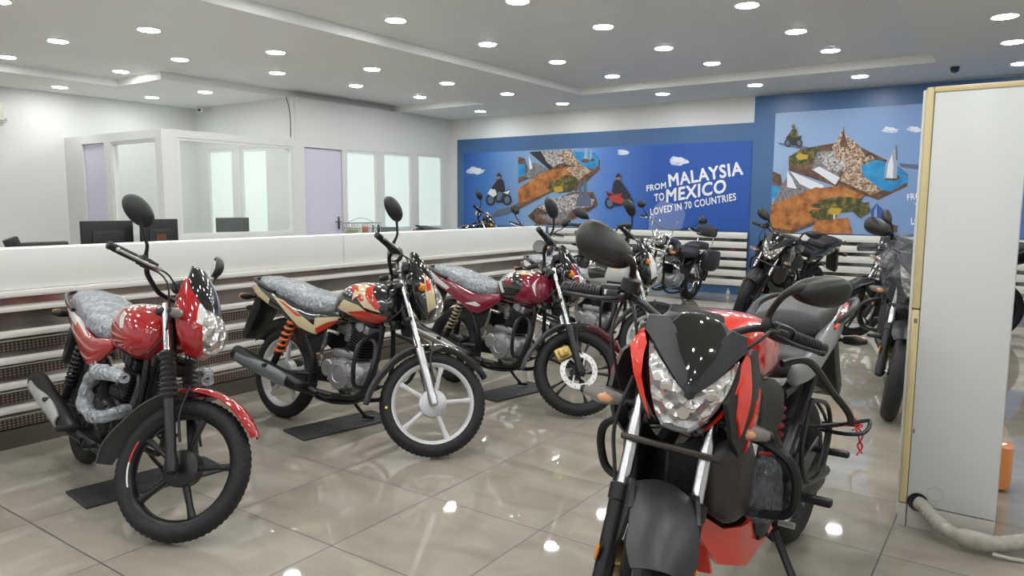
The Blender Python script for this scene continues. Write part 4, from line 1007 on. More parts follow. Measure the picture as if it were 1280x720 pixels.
# ------------------------------------------------------------------ posters
def poster(name, lab, x0, x1, z0, z1, mat, yy):
    m = MB(); m.box(((x0+x1)/2, yy-.004, (z0+z1)/2), (x1-x0, .008, z1-z0)); o = m.build(name, mat); tag(o, lab, 'poster'); return o
def sky_mat(name, stops, x0, x1):
    m, nt, b = _mat(name); N = nt.nodes; L = nt.links
    tc = N.new('ShaderNodeTexCoord'); sep = N.new('ShaderNodeSeparateXYZ'); L.new(tc.outputs['Object'], sep.inputs[0])
    mr = N.new('ShaderNodeMapRange'); mr.inputs['From Min'].default_value = x0; mr.inputs['From Max'].default_value = x1; L.new(sep.outputs[0], mr.inputs['Value'])
    rp = N.new('ShaderNodeValToRGB'); e = rp.color_ramp.elements
    while len(e) < len(stops): e.new(.5)
    for k, (p, c) in enumerate(stops): e[k].position = p; e[k].color = (*c, 1)
    L.new(mr.outputs[0], rp.inputs['Fac']); L.new(rp.outputs['Color'], b.inputs['Base Color']); b.inputs['Roughness'].default_value = .45
    return m
Y1 = YW-.012; Y2 = YW-.03
deep, mid, pale = (.012, .080, .36), (.04, .16, .46), (.22, .36, .56)
P1 = poster('wall_poster', 'wide blue wall poster with white slogan lettering and two riders', -8.86, -3.40, .955, 2.30, sky_mat('printed sky wide', [(0, deep), (.10, mid), (.28, pale), (.44, pale), (.55, (.08, .2, .55)), (.72, deep), (1, deep)], -8.86, -3.40), Y1)
P2 = poster('wall_poster', 'pale blue wall poster with a sail-shaped tower behind the white cabinet', -3.075, 1.8, .955, 2.67, sky_mat('printed sky pale', [(0, (.28, .40, .60)), (.4, (.18, .30, .56)), (.6, (.08, .2, .5)), (1, (.03, .10, .42))], -3.075, 1.8), Y2)
INKS = {
 'orange': ramp_mat('print desert', [(.16, .055, .02), (.42, .15, .035), (.55, .24, .07)], 9),
 'brown': ramp_mat('print earth', [(.04, .025, .02), (.12, .06, .035), (.2, .11, .07)], 14),
 'green': ramp_mat('print forest', [(.02, .03, .012), (.07, .075, .02), (.28, .20, .03)], 16),
 'tan': ramp_mat('print old town', [(.10, .05, .03), (.34, .21, .12), (.6, .5, .4), (.2, .1, .06)], 40, tex='v'),
 'city': ramp_mat('print city', [(.08, .07, .08), (.35, .30, .30), (.62, .6, .6), (.15, .11, .1)], 45, tex='v'),
 'grey': ramp_mat('print rock', [(.10, .09, .10), (.3, .28, .29)], 30),
 'water': ramp_mat('print water', [(.01, .16, .42), (.03, .33, .62)], 8),
 'dark': pm('print dark', (.018, .018, .024), .5), 'white': pm('print white', (.72, .75, .8), .5), 'cloud': ramp_mat('print cloud', [(.35, .45, .62), (.62, .68, .78), (.8, .83, .87)], 12),
 'red': pm('print red', (.42, .04, .035), .5), 'slate': pm('print slate', (.10, .13, .2), .5), 'yellow': pm('print yellow', (.5, .32, .03), .5), 'skin': pm('print skin', (.3, .16, .1), .5), 'blue': pm('print blue', (.03, .10, .34), .5), 'steel': pm('print steel', (.30, .36, .46), .5)}
def picture(name, parent, yy, shapes):
    """flat printed picture: ink shapes laid one over the other, a fraction of a millimetre each"""
    m = MB(); names = []
    for k, (ink, poly) in enumerate(shapes):
        if ink not in names: names.append(ink)
        m.mi = names.index(ink); y_ = yy-.0085-.00035*k
        pts = [on(1, yy-.0085, *p) for p in poly]
        m.plate([(p.x, p.z) for p in pts], y_, y_+.0003, axis='y')
    return m.build(name, [INKS[n] for n in names], parent, recalc=False)
def blob(cx, cy, rx, ry, n=12, seed=0, j=.25):
    rnd = random.Random(seed); return [(cx+rx*math.cos(2*PI*k/n)*(1+j*(rnd.random()-.5)*2), cy+ry*math.sin(2*PI*k/n)*(1+j*(rnd.random()-.5)*2)) for k in range(n)]
def ring_(cx, cy, rx, ry): return blob(cx, cy, rx, ry, 20, 0, 0)
cl = lambda cx, cy, s, sd: [('cloud', blob(cx, cy, 9*s, 3*s, 14, sd, .3)), ('cloud', blob(cx-3*s, cy-2*s, 4*s, 2.4*s, 10, sd+1)), ('white', blob(cx+1*s, cy-1.5*s, 4.5*s, 2*s, 10, sd+2))]
shapes = cl(595, 214, 1.25, 3)+cl(779, 191, 1., 8)+cl(848, 202, 1.5, 12)
# tilted platforms of little landscapes
shapes += [('brown', [(662, 191), (720, 240), (750, 212), (750, 200), (704, 188)]), ('dark', [(662, 190), (676, 189), (706, 212), (702, 226)]), ('city', [(676, 189), (706, 187), (716, 204), (700, 216), (684, 203)]),
 ('tan', [(703, 188), (718, 187), (736, 206), (722, 224), (704, 214)]), ('water', [(714, 189), (744, 191), (749, 198), (748, 207), (738, 214), (724, 203)]), ('steel', [(731, 186), (734, 185), (735, 200), (730, 201)]), ('steel', [(738, 186), (740, 187), (740, 200), (737, 200)]), ('brown', ring_(732, 201, 5, 2.5)), ('brown', ring_(741, 200, 3, 2)),
 ('brown', [(648, 196), (656, 198), (664, 222), (648, 229)]), ('water', [(648, 205), (657, 205), (657, 220), (648, 222)]), ('grey', [(660, 208), (668, 203), (690, 214), (670, 226), (657, 221)]), ('white', [(661, 194), (664, 202), (666, 210), (662, 212)]),
 ('brown', [(648, 262), (648, 236), (700, 204), (745, 212), (742, 218), (700, 238), (690, 240)]), ('orange', [(648, 256), (648, 236), (676, 217), (690, 212), (708, 210), (724, 222), (716, 230), (690, 238), (668, 248)]), ('tan', [(706, 209), (730, 208), (740, 213), (722, 226)]),
 ('brown', [(660, 270), (674, 257), (716, 240), (742, 240), (748, 256), (732, 267), (700, 282), (672, 281)]), ('city', [(672, 259), (700, 246), (722, 242), (744, 250), (740, 258), (716, 262), (690, 268)]), ('grey', [(672, 268), (690, 268), (716, 262), (706, 276), (690, 280)]),
 ('green', blob(700, 232, 17, 9, 16, 5)), ('green', blob(711, 228, 12, 9, 14, 6)), ('yellow', blob(698, 237, 7, 4, 10, 7)), ('slate', [(723, 258), (724, 230), (725.5, 224), (727, 230), (728, 258)]), ('slate', [(729, 258), (730, 228), (731.5, 221), (733, 228), (734, 258)]), ('slate', [(720, 258), (722, 246), (738, 244), (740, 258)])]
shapes += [('slate', [(612, 272), (622, 262), (640, 258), (650, 252), (648, 262), (632, 268)])]
def rider(cx, cy, s, bike_ink='dark', coat='dark', legs='slate', acc='white', face='skin', flip=1):
    f = lambda pts: [(cx+flip*s*a, cy+s*b) for a, b in pts]
    o = [('dark', ring_(cx-flip*s*9, cy+s*6, s*5.2, s*6.2)), ('slate', ring_(cx-flip*s*9, cy+s*6, s*3.2, s*4)), ('dark', ring_(cx+flip*s*9, cy+s*6, s*5, s*6)), ('slate', ring_(cx+flip*s*9, cy+s*6, s*3, s*3.8)),
         (bike_ink, f([(-11, -3), (-4, -6), (0, -3), (8, -4), (13, -6), (11, 0), (5, 5), (-3, 7), (-7, 2)])), (acc, f([(-12, -1), (-9, -6), (-4, -6), (-2, 0), (-6, 3)])), (acc, f([(5, -2), (13, -5), (10, 0)])), ('dark', f([(-3, 7), (6, 5), (5, 9), (-2, 9)])),
         (coat, f([(-5, -6), (-3, -14), (1, -18), (5, -15), (7, -5), (4, -1), (-1, -2)])), (coat, f([(-3, -14), (-8, -7), (-6, -5), (0, -10)])), (legs, f([(-1, -3), (5, -2), (2, 6), (-2, 7)])), (face, ring_(cx-flip*s*0, cy-s*20, s*2.6, s*3.2)), (coat, f([(-3, -20), (0, -24), (3, -21), (3, -19)]))]
    return o
shapes += rider(624, 243, 1.15)
shapes += rider(774, 246, 1.25, 'red', 'dark', 'red', 'dark', 'skin', -1)
picture('printed_picture', P1, Y1, shapes)
s2 = cl(1113, 163, 1.1, 21)+cl(1143, 162, 1., 25)+[
 ('slate', [(972, 178), (1012, 184), (1016, 190), (975, 181)]), ('slate', [(1124, 204), (1150, 206), (1150, 212), (1126, 209)]),
 ('brown', [(986, 196), (1002, 186), (1060, 176), (1120, 206), (1135, 218), (1134, 233), (1098, 250), (1060, 238), (986, 213)]), ('green', [(987, 195), (1003, 187), (1024, 182), (1020, 198), (1004, 208), (986, 205)]), ('yellow', blob(1003, 196, 8, 4, 10, 31)), ('grey', [(1014, 212), (1022, 190), (1060, 186), (1052, 206), (1046, 230)]), ('white', [(1016, 212), (1024, 208), (1050, 222), (1044, 231)]), ('city', [(1022, 196), (1046, 186), (1070, 192), (1060, 214), (1036, 214)]),
 ('tan', [(1040, 184), (1052, 166), (1054.5, 158), (1057, 168), (1074, 182), (1082, 196), (1068, 204), (1046, 200)]), ('brown', [(1050, 184), (1053, 168), (1054.5, 157), (1056, 168), (1060, 184)]), ('tan', [(1060, 204), (1090, 194), (1094, 200), (1078, 218), (1106, 236), (1090, 244), (1050, 226)]),
 ('water', [(1076, 208), (1094, 200), (1116, 204), (1135, 219), (1134, 228), (1112, 240), (1100, 236), (1080, 220)]), ('brown', ring_(1115, 222, 10, 4)),
 ('steel', [(1105, 223), (1107, 205), (1114, 190), (1120, 185), (1122, 200), (1121, 223)]), ('white', [(1108, 222), (1110, 206), (1115, 193), (1117, 206), (1116, 223)]), ('slate', [(1119.5, 182), (1121, 182), (1122, 200), (1120, 200)]),
 ('brown', [(966, 214), (976, 218), (980, 240), (966, 244)]), ('water', [(965, 232), (976, 232), (977, 246), (964, 248)]), ('grey', [(976, 234), (988, 214), (1006, 232), (1020, 240), (996, 256), (966, 254)]), ('white', [(984, 214), (990, 222), (996, 236), (984, 234)]), ('white', [(988, 214), (1030, 232), (1026, 242), (1000, 230)]),
 ('brown', [(963, 280), (964, 258), (1020, 234), (1084, 244), (1030, 276), (990, 292), (966, 292)]), ('orange', [(963, 275), (964, 256), (1016, 236), (1052, 232), (1082, 244), (1040, 268), (988, 288), (966, 284)]),
 ('green', blob(1050, 256, 34, 9, 18, 41)), ('green', blob(1030, 268, 18, 8, 16, 42)), ('green', blob(1078, 262, 12, 10, 14, 45)), ('yellow', blob(1044, 264, 9, 5, 12, 43)), ('white', [(1042, 268), (1044, 268), (1044, 290), (1042, 290)]), ('orange', [(1020, 276), (1060, 272), (1066, 292), (1014, 292)]),
 ('blue', [(1088, 292), (1089, 262), (1096, 254), (1104, 262), (1105, 292)]), ('steel', [(1092, 292), (1093, 264), (1096, 256), (1097, 292)]), ('brown', blob(1112, 286, 10, 8, 12, 44))]
s2 += rider(992, 174, .8, 'dark', 'green', 'dark', 'dark', 'dark', 1)
picture('printed_picture', P2, Y2, s2)
LETM = pm('white lettering', (.80, .82, .86), .5)
def lettering(parent, text, yy, bl, br, tl, bold=.03):
    """a line of heavy lettering fitted to its corners on the wall"""
    A, B, T = on(1, yy-.0085, *bl), on(1, yy-.0085, *br), on(1, yy-.0085, *tl)
    cu = bpy.data.curves.new('lettering', 'FONT'); cu.body = text; cu.size = 1; cu.resolution_u = 3; cu.space_character = 1.08
    o = bpy.data.objects.new('lettering', cu); COL.objects.link(o); bpy.context.view_layer.update()
    dg = bpy.context.evaluated_depsgraph_get(); me = bpy.data.meshes.new_from_object(o.evaluated_get(dg))
    bpy.data.objects.remove(o)
    V0 = [(v.co.x, v.co.y) for v in me.vertices]; F0 = [tuple(p.vertices) for p in me.polygons]
    xs = [v[0] for v in V0]; ys = [v[1] for v in V0]; x0, x1, y0, y1 = min(xs)-bold, max(xs)+bold, min(ys)-bold, max(ys)+bold
    U = B-A; W = T-A; VV = []; FF = []
    for k, (dx, dy) in enumerate([(bold*math.cos(q*PI/4), bold*math.sin(q*PI/4)) for q in range(8)]):
        n0 = len(VV)
        for x, y in V0:
            p = A+U*((x+dx-x0)/(x1-x0))+W*((y+dy-y0)/(y1-y0)); p.y = yy-.0145-k*.0002; VV.append(p)
        FF += [tuple(i+n0 for i in f) for f in F0]
    m2 = bpy.data.meshes.new('lettering'); m2.from_pydata(VV, [], FF); m2.materials.append(LETM)
    ob = bpy.data.objects.new('lettering', m2); COL.objects.link(ob); ob.parent = parent
    return ob
lettering(P1, 'FROM', Y1, (808.4, 239.6), (833, 235.4), (808.0, 231.6))
lettering(P1, 'MALAYSIA', Y1, (836.6, 234), (929.5, 218.4), (835, 217.8))
lettering(P1, 'TO', Y1, (818.3, 252.4), (830.8, 250.3), (817.8, 242.6))
lettering(P1, 'MEXICO', Y1, (832.8, 253.4), (907.8, 241), (833.0, 236.6))
lettering(P1, 'LOVED IN 70 COUNTRIES', Y1, (813.5, 269.3), (920.6, 250.4), (812.8, 260.5), .022)
# the same slogan on the second poster, most of it behind the white cabinet
def shift(p, dx, dy, s=1.02): return (1134+(p[0]-808.4)*s+dx, 251+(p[1]-239.6)*s+dy)
for t_, a_, b_, c_ in (('FROM', (808.4, 239.6), (833, 235.4), (808.0, 231.6)), ('MALAYSIA', (836.6, 234), (929.5, 218.4), (835, 217.8)), ('TO', (818.3, 252.4), (830.8, 250.3), (817.8, 242.6)), ('MEXICO', (832.8, 253.4), (907.8, 241), (833.0, 236.6)), ('LOVED IN 70 COUNTRIES', (813.5, 269.3), (920.6, 250.4), (812.8, 260.5))):
    lettering(P2, t_, Y2, shift(a_, 0, 0), shift(b_, 0, 0), shift(c_, 0, 0))
# ------------------------------------------------------------------ white cabinet (floor standing air conditioner) with hose
AX0, AX1, AY0, AY1, AZ = -.368, -.02, 3.40, 3.90, 1.825
root = tag(empty('air_conditioner_cabinet', ((AX0+AX1)/2, (AY0+AY1)/2, 0)), 'tall white air conditioner cabinet with cream front edge standing on the tiles', 'air conditioner')
def rel(bx): cx_, cy_ = root.location.x, root.location.y; return [(a-cx_, b-cx_, c-cy_, d-cy_, e, f) for a, b, c, d, e, f in bx]
plain('side_panel', rel([(AX0+.036, AX1, AY0, AY1, .105, AZ-.022)]), pm('cabinet white steel', (.68, .70, .69), .36), root, .003)
CREAM = pm('cream plastic', (.66, .55, .30), .4)
plain('front_edge', rel([(AX0+.006, AX0+.034, AY0-.004, AY1, .105, .93), (AX0+.006, AX0+.034, AY0-.004, AY1, .935, AZ)]), CREAM, root, .006)
plain('top_edge', rel([(AX0+.034, AX1, AY0-.004, AY1, AZ-.022, AZ)]), CREAM, root, .004)
plain('front_grille', rel([(AX0-.006, AX0+.006, AY0+.003, AY1-.004, .05, AZ-.01)]), pm('aged white plastic', (.66, .64, .56), .4), root, .004)
plain('plinth', rel([(AX0+.002, AX0+.034, AY0+.002, AY1, 0, .10), (AX0+.037, AX1, AY0+.002, AY1, 0, .10)]), pm('plinth white', (.55, .52, .47), .5), root, .003)
m = MB(); m.mi = 0; cx_, cy_ = root.location.x, root.location.y
m.lathe([(.034, -.004), (.038, -.006), (.040, 0)], (-.292-cx_, AY0-cy_-.001, .118), axis='y', n=24); m.lathe([(.0005, -.0035), (.034, -.0035)], (-.292-cx_, AY0-cy_, .118), axis='y', n=24); m.build('pipe_hole', BLK, root)
m = MB(); m.lathe([(.0285, -.0008), (.0300, -.0008), (.0300, .001), (.0285, .001)], (-.232-cx_, AY0-cy_, .165), axis='y', n=28, closedprof=True); m.build('knockout_ring', pm('faint ring', (.42, .43, .43), .5), root)
m = MB(); m.box((AX0+.022-cx_, AY0-.005-cy_, .885), (.012, .002, .018)); m.build('latch', pm('latch grey', (.2, .18, .12), .5), root)
m = MB(); m.box((-.325-cx_, AY0-cy_, .42), (.006, .001, .02)); m.build('rust_spot', pm('rust', (.25, .14, .06), .8), root)
m = MB(); pts = [(-.291, 3.392, .118), (-.268, 3.372, .115), (-.23, 3.335, .092), (-.17, 3.30, .062), (-.10, 3.29, .048), (-.04, 3.30, .046), (.03, 3.34, .05), (.12, 3.42, .058), (.30, 3.52, .07), (.6, 3.6, .06)]
P4 = [cr(pts, k/90) for k in range(91)]
m.tube(P4, [.026+.004*noise.noise(Vector(p)*30)+.0018*(k % 3) for k, p in enumerate(P4)], n=16, smooth=False)
HOSE = pm('taped beige pipe', (.42, .39, .33), .55, bump=(40, .4), var=.15, varscale=18)
o = m.build('insulated_pipe', HOSE); tag(o, 'taped beige insulated pipe leaving the hole at the cabinet foot', 'pipe')
m = MB(); m.tube([(-.13, 3.29, .052), (-.11, 3.285, .055), (-.04, 3.29, .052), (-.02, 3.30, .05)], [.033, .036, .036, .030], n=16, smooth=False); m.build('tape_wrap', HOSE, o)
m = MB(); m.tube([(-.02, 3.27, .020), (.08, 3.30, .010), (.25, 3.36, .010), (.6, 3.42, .010)], .007, n=8); o = m.build('drain_tube', pm('pale tube', (.5, .48, .42), .5)); tag(o, 'thin pale tube on the floor below the beige pipe', 'tube')
# jug of orange liquid
r = tag(empty('jug', (-.065, 4.14, 0)), 'translucent plastic jug of orange liquid on the tiles behind the white cabinet', 'jug')
m = MB(); m.loft([(.012, 0, 0, .080, .055, 4), (.05, 0, 0, .090, .062, 4.5), (.20, 0, 0, .090, .062, 4.5), (.215, 0, 0, .090, .062, 4.5)], nseg=28, axis='z', rnd=.1); m.build('liquid', pm('orange coolant', (.85, .24, .01), .15, coat=.6), r)
m = MB(); m.loft([(.005, 0, 0, .082, .057, 4), (.04, 0, 0, .093, .065, 4.5), (.22, 0, 0, .093, .065, 4.5), (.27, -.02, 0, .070, .050, 3), (.315, -.035, 0, .026, .026, 2), (.33, -.035, 0, .022, .022, 2)], nseg=28, axis='z', rnd=.1)
m.tube([(.055, 0, .24), (.05, 0, .29), (-.01, 0, .30)], .011, n=8)
m.build('jug_shell', pm('milky plastic', (.85, .72, .50), .25, alpha=.16), r)
m = MB(); m.lathe([(.026, .325), (.028, .33), (.028, .355), (.024, .358), (.001, .358)], (-.035, 0, 0), axis='z', n=20); m.build('cap', STICK, r)
# ------------------------------------------------------------------ things behind the low wall and in the office
SCR = pm('black monitor plastic', (.006, .006, .007), .5)
def monitor(x, y, z, w, h, rot, lab, painted_refl=None):
    r = tag(empty('monitor', (x, y, z), (0, 0, rot)), lab, 'monitor')
    m = MB(); m.box((0, 0, .10+h/2), (.035, w, h), None, .006); m.build('screen_housing', SCR, r)
    m = MB(); m.box((-.02, 0, .10+h/2), (.004, w-.04, h-.04)); m.build('screen', pm('dark screen', (.03, .03, .04), .15), r)
    m = MB(); m.box((-.0, 0, .06), (.03, .06, .12), None, .006); m.box((0, 0, .008), (.18, .26, .016), None, .006); m.build('stand', SCR, r)
    m = MB(); m.box((.021, 0, .10+h*.5), (.010, w*.62, h*.5), None, .004)
    for k in range(5): m.box((.027, 0, .10+h*(.34+.08*k)), (.003, w*.5, .006))
    if painted_refl: m.mi = 1; m.box((.028, 0, .10+h*.5), (.002, w*.26, h*.22))  # reddish reflection on the casing, painted as a thin dull red patch
    m.build('rear_vent', [pm('dark vent', (.012, .012, .015), .5), pm('painted red reflection', (.12, .03, .02), .5)], r)
    return r
def desk(x0, x1, y0, y1, z, lab, mat=None):
    r = tag(empty('desk', ((x0+x1)/2, (y0+y1)/2, 0)), lab, 'desk'); w, d = x1-x0, y1-y0
    m = MB(); m.box((0, 0, z-.015), (w, d, .03), None, .004); m.build('desk_top', mat or WHT, r)
    for sx in (-1, 1):
        for sy in (-1, 1): m = MB(); m.box((sx*(w/2-.04), sy*(d/2-.04), (z-.03)/2), (.05, .05, z-.03), None, .004); m.build('leg', pm('grey steel leg', (.4, .4, .4), .4, metal=.6), r)
    return r
desk(-7.0, -5.6, 2.65, 4.35, .78, 'white desk behind the low wall carrying two black monitors')
monitor(-6.25, 3.06, .78, .42, .32, 0, 'black monitor seen from behind, left of the pair over the low wall')
monitor(-6.15, 3.45, .78, .34, .33, .06, 'black monitor seen from behind with dull red reflection, right of the pair', True)
# office chair, only its top shows
r = tag(empty('office_chair', (-6.2, 2.5, 0)), 'black office chair whose backrest top and tilted pad peek over the low wall', 'chair')
m = MB(); m.box((0, .06, .93), (.05, .34, .24), None, .02); m.build('backrest', BLK, r)
m = MB(); m.box((.03, -.165, 1.02), (.05, .10, .14), Matrix.Rotation(.35, 4, 'X'), .012); m.build('headrest', BLK, r)
m = MB(); m.box((-.22, .03, .48), (.42, .42, .07), None, .03); m.build('seat', BLK, r)
m = MB(); m.tube([(-.2, .03, .45), (-.2, .03, .12)], .03, n=12); m.tube([(-.02, .05, .82), (-.02, .05, .46), (-.1, .04, .45)], .02, n=8); m.build('gas_column', CHR, r)
for k in range(5):
    a = 2*PI*k/5; m = MB(); m.tube([(-.2, .03, .12), (-.2+.25*math.cos(a), .03+.25*math.sin(a), .075)], [.022, .015], n=8); m.lathe([(.03, -.012), (.03, .012)], (-.2+.26*math.cos(a), .03+.26*math.sin(a), .031), n=14); m.build('leg', BLK, r)
# things in the glass office
desk(-10.9, -9.5, 5.9, 7.25, .80, 'white office desk behind the large clear office window')
monitor(-10.1, 6.85, .80, .50, .22, -.3, 'small black monitor on the desk inside the glass office')
m = MB(); m.box((0, 0, .02), (.16, .30, .04), None, .01); m.box((.0, 0, .07), (.10, .24, .03), None, .008); m.box((0, 0, .10), (.14, .28, .012), None, .004); o = m.build('letter_tray', pm('grey plastic tray', (.2, .2, .21), .4)); o.location = (-9.75, 7.08, .80); tag(o, 'grey stacked letter tray beside the office monitor', 'tray')
# console with basket before the frosted windows
r = desk(-9.12, -8.75, 8.0, 9.6, .86, 'narrow white console under the frosted windows')
r = tag(empty('wire_basket', (-8.94, 8.44, .86)), 'silver wire basket filled with papers below the first frosted window', 'basket')
m = MB()
for z, sx, sy in ((.01, .13, .24), (.09, .145, .27), (.17, .16, .30)): m.tube([(-sx, -sy, z), (sx, -sy, z), (sx, sy, z), (-sx, sy, z)], .005, n=6, smooth=False, closed=True)
for k in range(11):
    t = -1+2*k/10
    for sg in (-1, 1): m.tube([(sg*.13, t*.24, .01), (sg*.16, t*.30, .17)], .003, n=5)
for k in range(6):
    t = -1+2*k/5
    for sg in (-1, 1): m.tube([(t*.13, sg*.24, .01), (t*.16, sg*.30, .17)], .003, n=5)
m.tube([(0, -.3, .17), (0, -.1, .24), (0, .1, .24), (0, .3, .17)], .005, n=6); m.build('wire_frame', pm('grey wire', (.32, .33, .33), .35, metal=.7), r)
for k, (mt, yy, h) in enumerate(((STICK, -.09, .14), (pm('orange folder', (.55, .2, .08), .5), 0.01, .10), (STICK, .10, .15), (pm('green paper', (.35, .42, .12), .5), -.19, .05), (pm('blue folder', (.10, .16, .32), .5), .187, .12))):
    m = MB(); m.box((0.03*math.sin(k), yy, .015+h/2), (.18, .085, h), None, .004); o = m.build('paper_bundle', mt); o.location = r.location
    tag(o, ['white paper bundle near the left end of the wire basket', 'orange folder in the middle of the wire basket', 'white paper bundle near the right end of the wire basket', 'low green paper stack at the left end of the wire basket', 'blue folder at the right end of the wire basket'][k], 'papers')
m = MB(); m.box((0, 0, .035), (.2, .20, .07), None, .008); m.box((0, 0, .08), (.22, .22, .02), None, .006); o = m.build('storage_box', pm('grey green box', (.16, .19, .18), .4)); o.location = (-8.94, 9.08, .86); tag(o, 'small grey green box right of the wire basket', 'box')
m = MB(); m.tube([(0, 0, 0), (0, 0, .10)], .025, n=14); m.tube([(0, 0, .10), (0, 0, .13)], .012, n=10); o = m.build('bottle', BLK); o.location = (-8.90, 8.80, .86); tag(o, 'tiny black bottle between the wire basket and the grey green box', 'bottle')
# wall bits
m = MB(); m.ell((0, 0, 0), (.05, .05, .045), 18, 10); m.tube([(0, .0, .02), (0, .0, .05)], .055, n=18); o = m.build('security_camera', pm('camera white', (.7, .7, .7), .4)); o.location = (-11.5, 7.28, 2.90); tag(o, 'white dome security camera in the far ceiling corner above the glass office', 'camera')
m = MB(); m.ell((0, 0, 0), (.022, .022, .022), 12, 8); c_ = m.build('camera_lens', BLKG, o); c_.location = (.02, -.04, -.01)
m = MB(); m.ell((0, 0, 0), (.045, .045, .035), 16, 8); m.tube([(0, 0, .01), (0, 0, .04)], .05, n=16); o = m.build('security_camera', BLKG); o.location = (-.80, 10.05, 2.915); tag(o, 'small black dome camera under the ceiling above the second poster', 'camera')
r = tag(empty('wall_box', (XW, 4.37, 2.60)), 'cream wall box with silver pipe fittings at the left edge of the long wall', 'wall box')
m = MB(); m.box((.05, 0, 0), (.10, .16, .26), None, .01); m.build('housing', pm('box cream', (.66, .63, .54), .5), r)
m = MB(); m.tube([(.08, -.05, -.16), (.08, .06, -.15), (.08, .11, -.11)], .018, n=10); m.tube([(.08, -.03, -.13), (.08, .0, -.19), (.08, .07, -.18)], .014, n=10); m.box((.102, -.03, .02), (.006, .05, .10)); m.build('pipe_fitting', ALU, r)
m = MB(); m.tube([(PX+.010, 7.22, 2.92), (PX+.012, 7.26, 2.80), (PX+.012, 7.285, 2.6), (PX+.012, 7.28, 2.34)], .008, n=8); o = m.build('cable', pm('grey cable', (.12, .12, .12), .5)); tag(o, 'dark cable running down from the ceiling beside the office corner', 'cable')
plain('cable_trunking', [(PX, PX+.012, 7.30, 7.345, 2.31, 2.94)], FRM); tag(bpy.data.objects['cable_trunking'], 'thin white trunking strip on the wall right of the dark cable', 'trunking')
struct(plain('platform', [(-8.1, -5.9, 7.3, 9.3, 0, .15)], pm('display platform', (.3, .3, .3), .5)))
# rubber mats
MAT = pm('black ribbed rubber mat', (.035, .036, .038), .55, bump=(120, .5))
for k, (c, a, w, l, lab) in enumerate([((-3.42, 1.81), -.12, .27, .66, 'black rubber mat under the red motorcycle with black wheels'), ((-3.36, 2.97), -.2, .26, .62, 'black rubber mat under the black cream motorcycle with white wheels'), ((-2.96, 4.25), -.2, .26, .56, 'black rubber mat under the maroon motorcycle with the disc brake'), ((-.42, 1.72), .05, .42, .5, 'black rubber mat under the red and black naked motorcycle')]):
    m = MB(); m.box((0, 0, .006), (w, l, .012), None, .003); 
    for j in range(9): m.box((-w/2+w*(j+.5)/9, 0, .0128), (w/22, l*.97, .002))
    o = m.build('rubber_mat', MAT); o.location = (*c, 0); o.rotation_euler = (0, 0, a); tag(o, lab, 'mat')
m = MB(); m.lathe([(.02, -.008), (.025, -.005), (.025, .005), (.02, .008)], (0, 0, .025), n=14); m.lathe([(.02, -.008), (.025, -.005), (.025, .005), (.02, .008)], (.0, .03, .025), n=14); m.box((0, .015, .055), (.035, .05, .02), None, .004); m.tube([(0, .015, .06), (0, .015, .10)], .01, n=8)
o = m.build('stand_caster', pm('pale caster', (.6, .6, .58), .4)); o.location = (-3.62, 10.85, 0); tag(o, 'small pale caster wheel below the slats at the corner of the blue wall', 'caster')
# ------------------------------------------------------------------ the motorcycles on show
RED = (.36, .008, .010); CRM = (.60, .50, .30); BK = (.010, .010, .011); MRN = (.20, .008, .030); WHT_ = (.68, .67, .65); ORR = (.50, .04, .02); GRY = (.07, .075, .08)
def both_f(d): return d
PAL_RED = dict(rim=pm('black alloy wheel', (.014, .014, .015), .3, metal=.4), slider=BLKM, gaiter=True, cowl=decal_mat('red cowl paint', RED, [(WHT_, [(1.045, 1.01), (1.065, 1.0), (1.15, .86), (1.105, .86), (1.075, .93)])]),
  fender=decal_mat('red fender paint', RED, []), tank=decal_mat('red tank paint', RED, [(WHT_, [(.60, .885), (.64, .875), (.70, .80), (.66, .80)]), (RED, [(.655, .86), (.69, .83), (.70, .80), (.675, .80)]), (WHT_, [(.70, .87), (.76, .86), (.80, .80), (.765, .79)]), (GRY, [(.44, .86), (.57, .86), (.59, .80), (.57, .72), (.52, .66), (.44, .66)])]),
  panel=decal_mat('red side panel paint', RED, [(WHT_, [(-.12, .80), (.10, .76), (.34, .69), (.20, .70), (-.10, .76)]), (WHT_, [(.0, .74), (.06, .72), (.16, .62), (.14, .62)]), (ORR, [(.1, .745), (.3, .69), (.22, .66), (.12, .70)])]),
  spring=BLKM, shield=pm('silver heat shield', (.55, .57, .57), .3, metal=.4), stripe=[(2.9, 3.3, 0), (3.3, 3.75, 1)], lens=CLEARI, guard_sheet=True, guard_wrap=True, wrap=True, dark_engine=True, engine=(ENG, ENG), wire=.006)
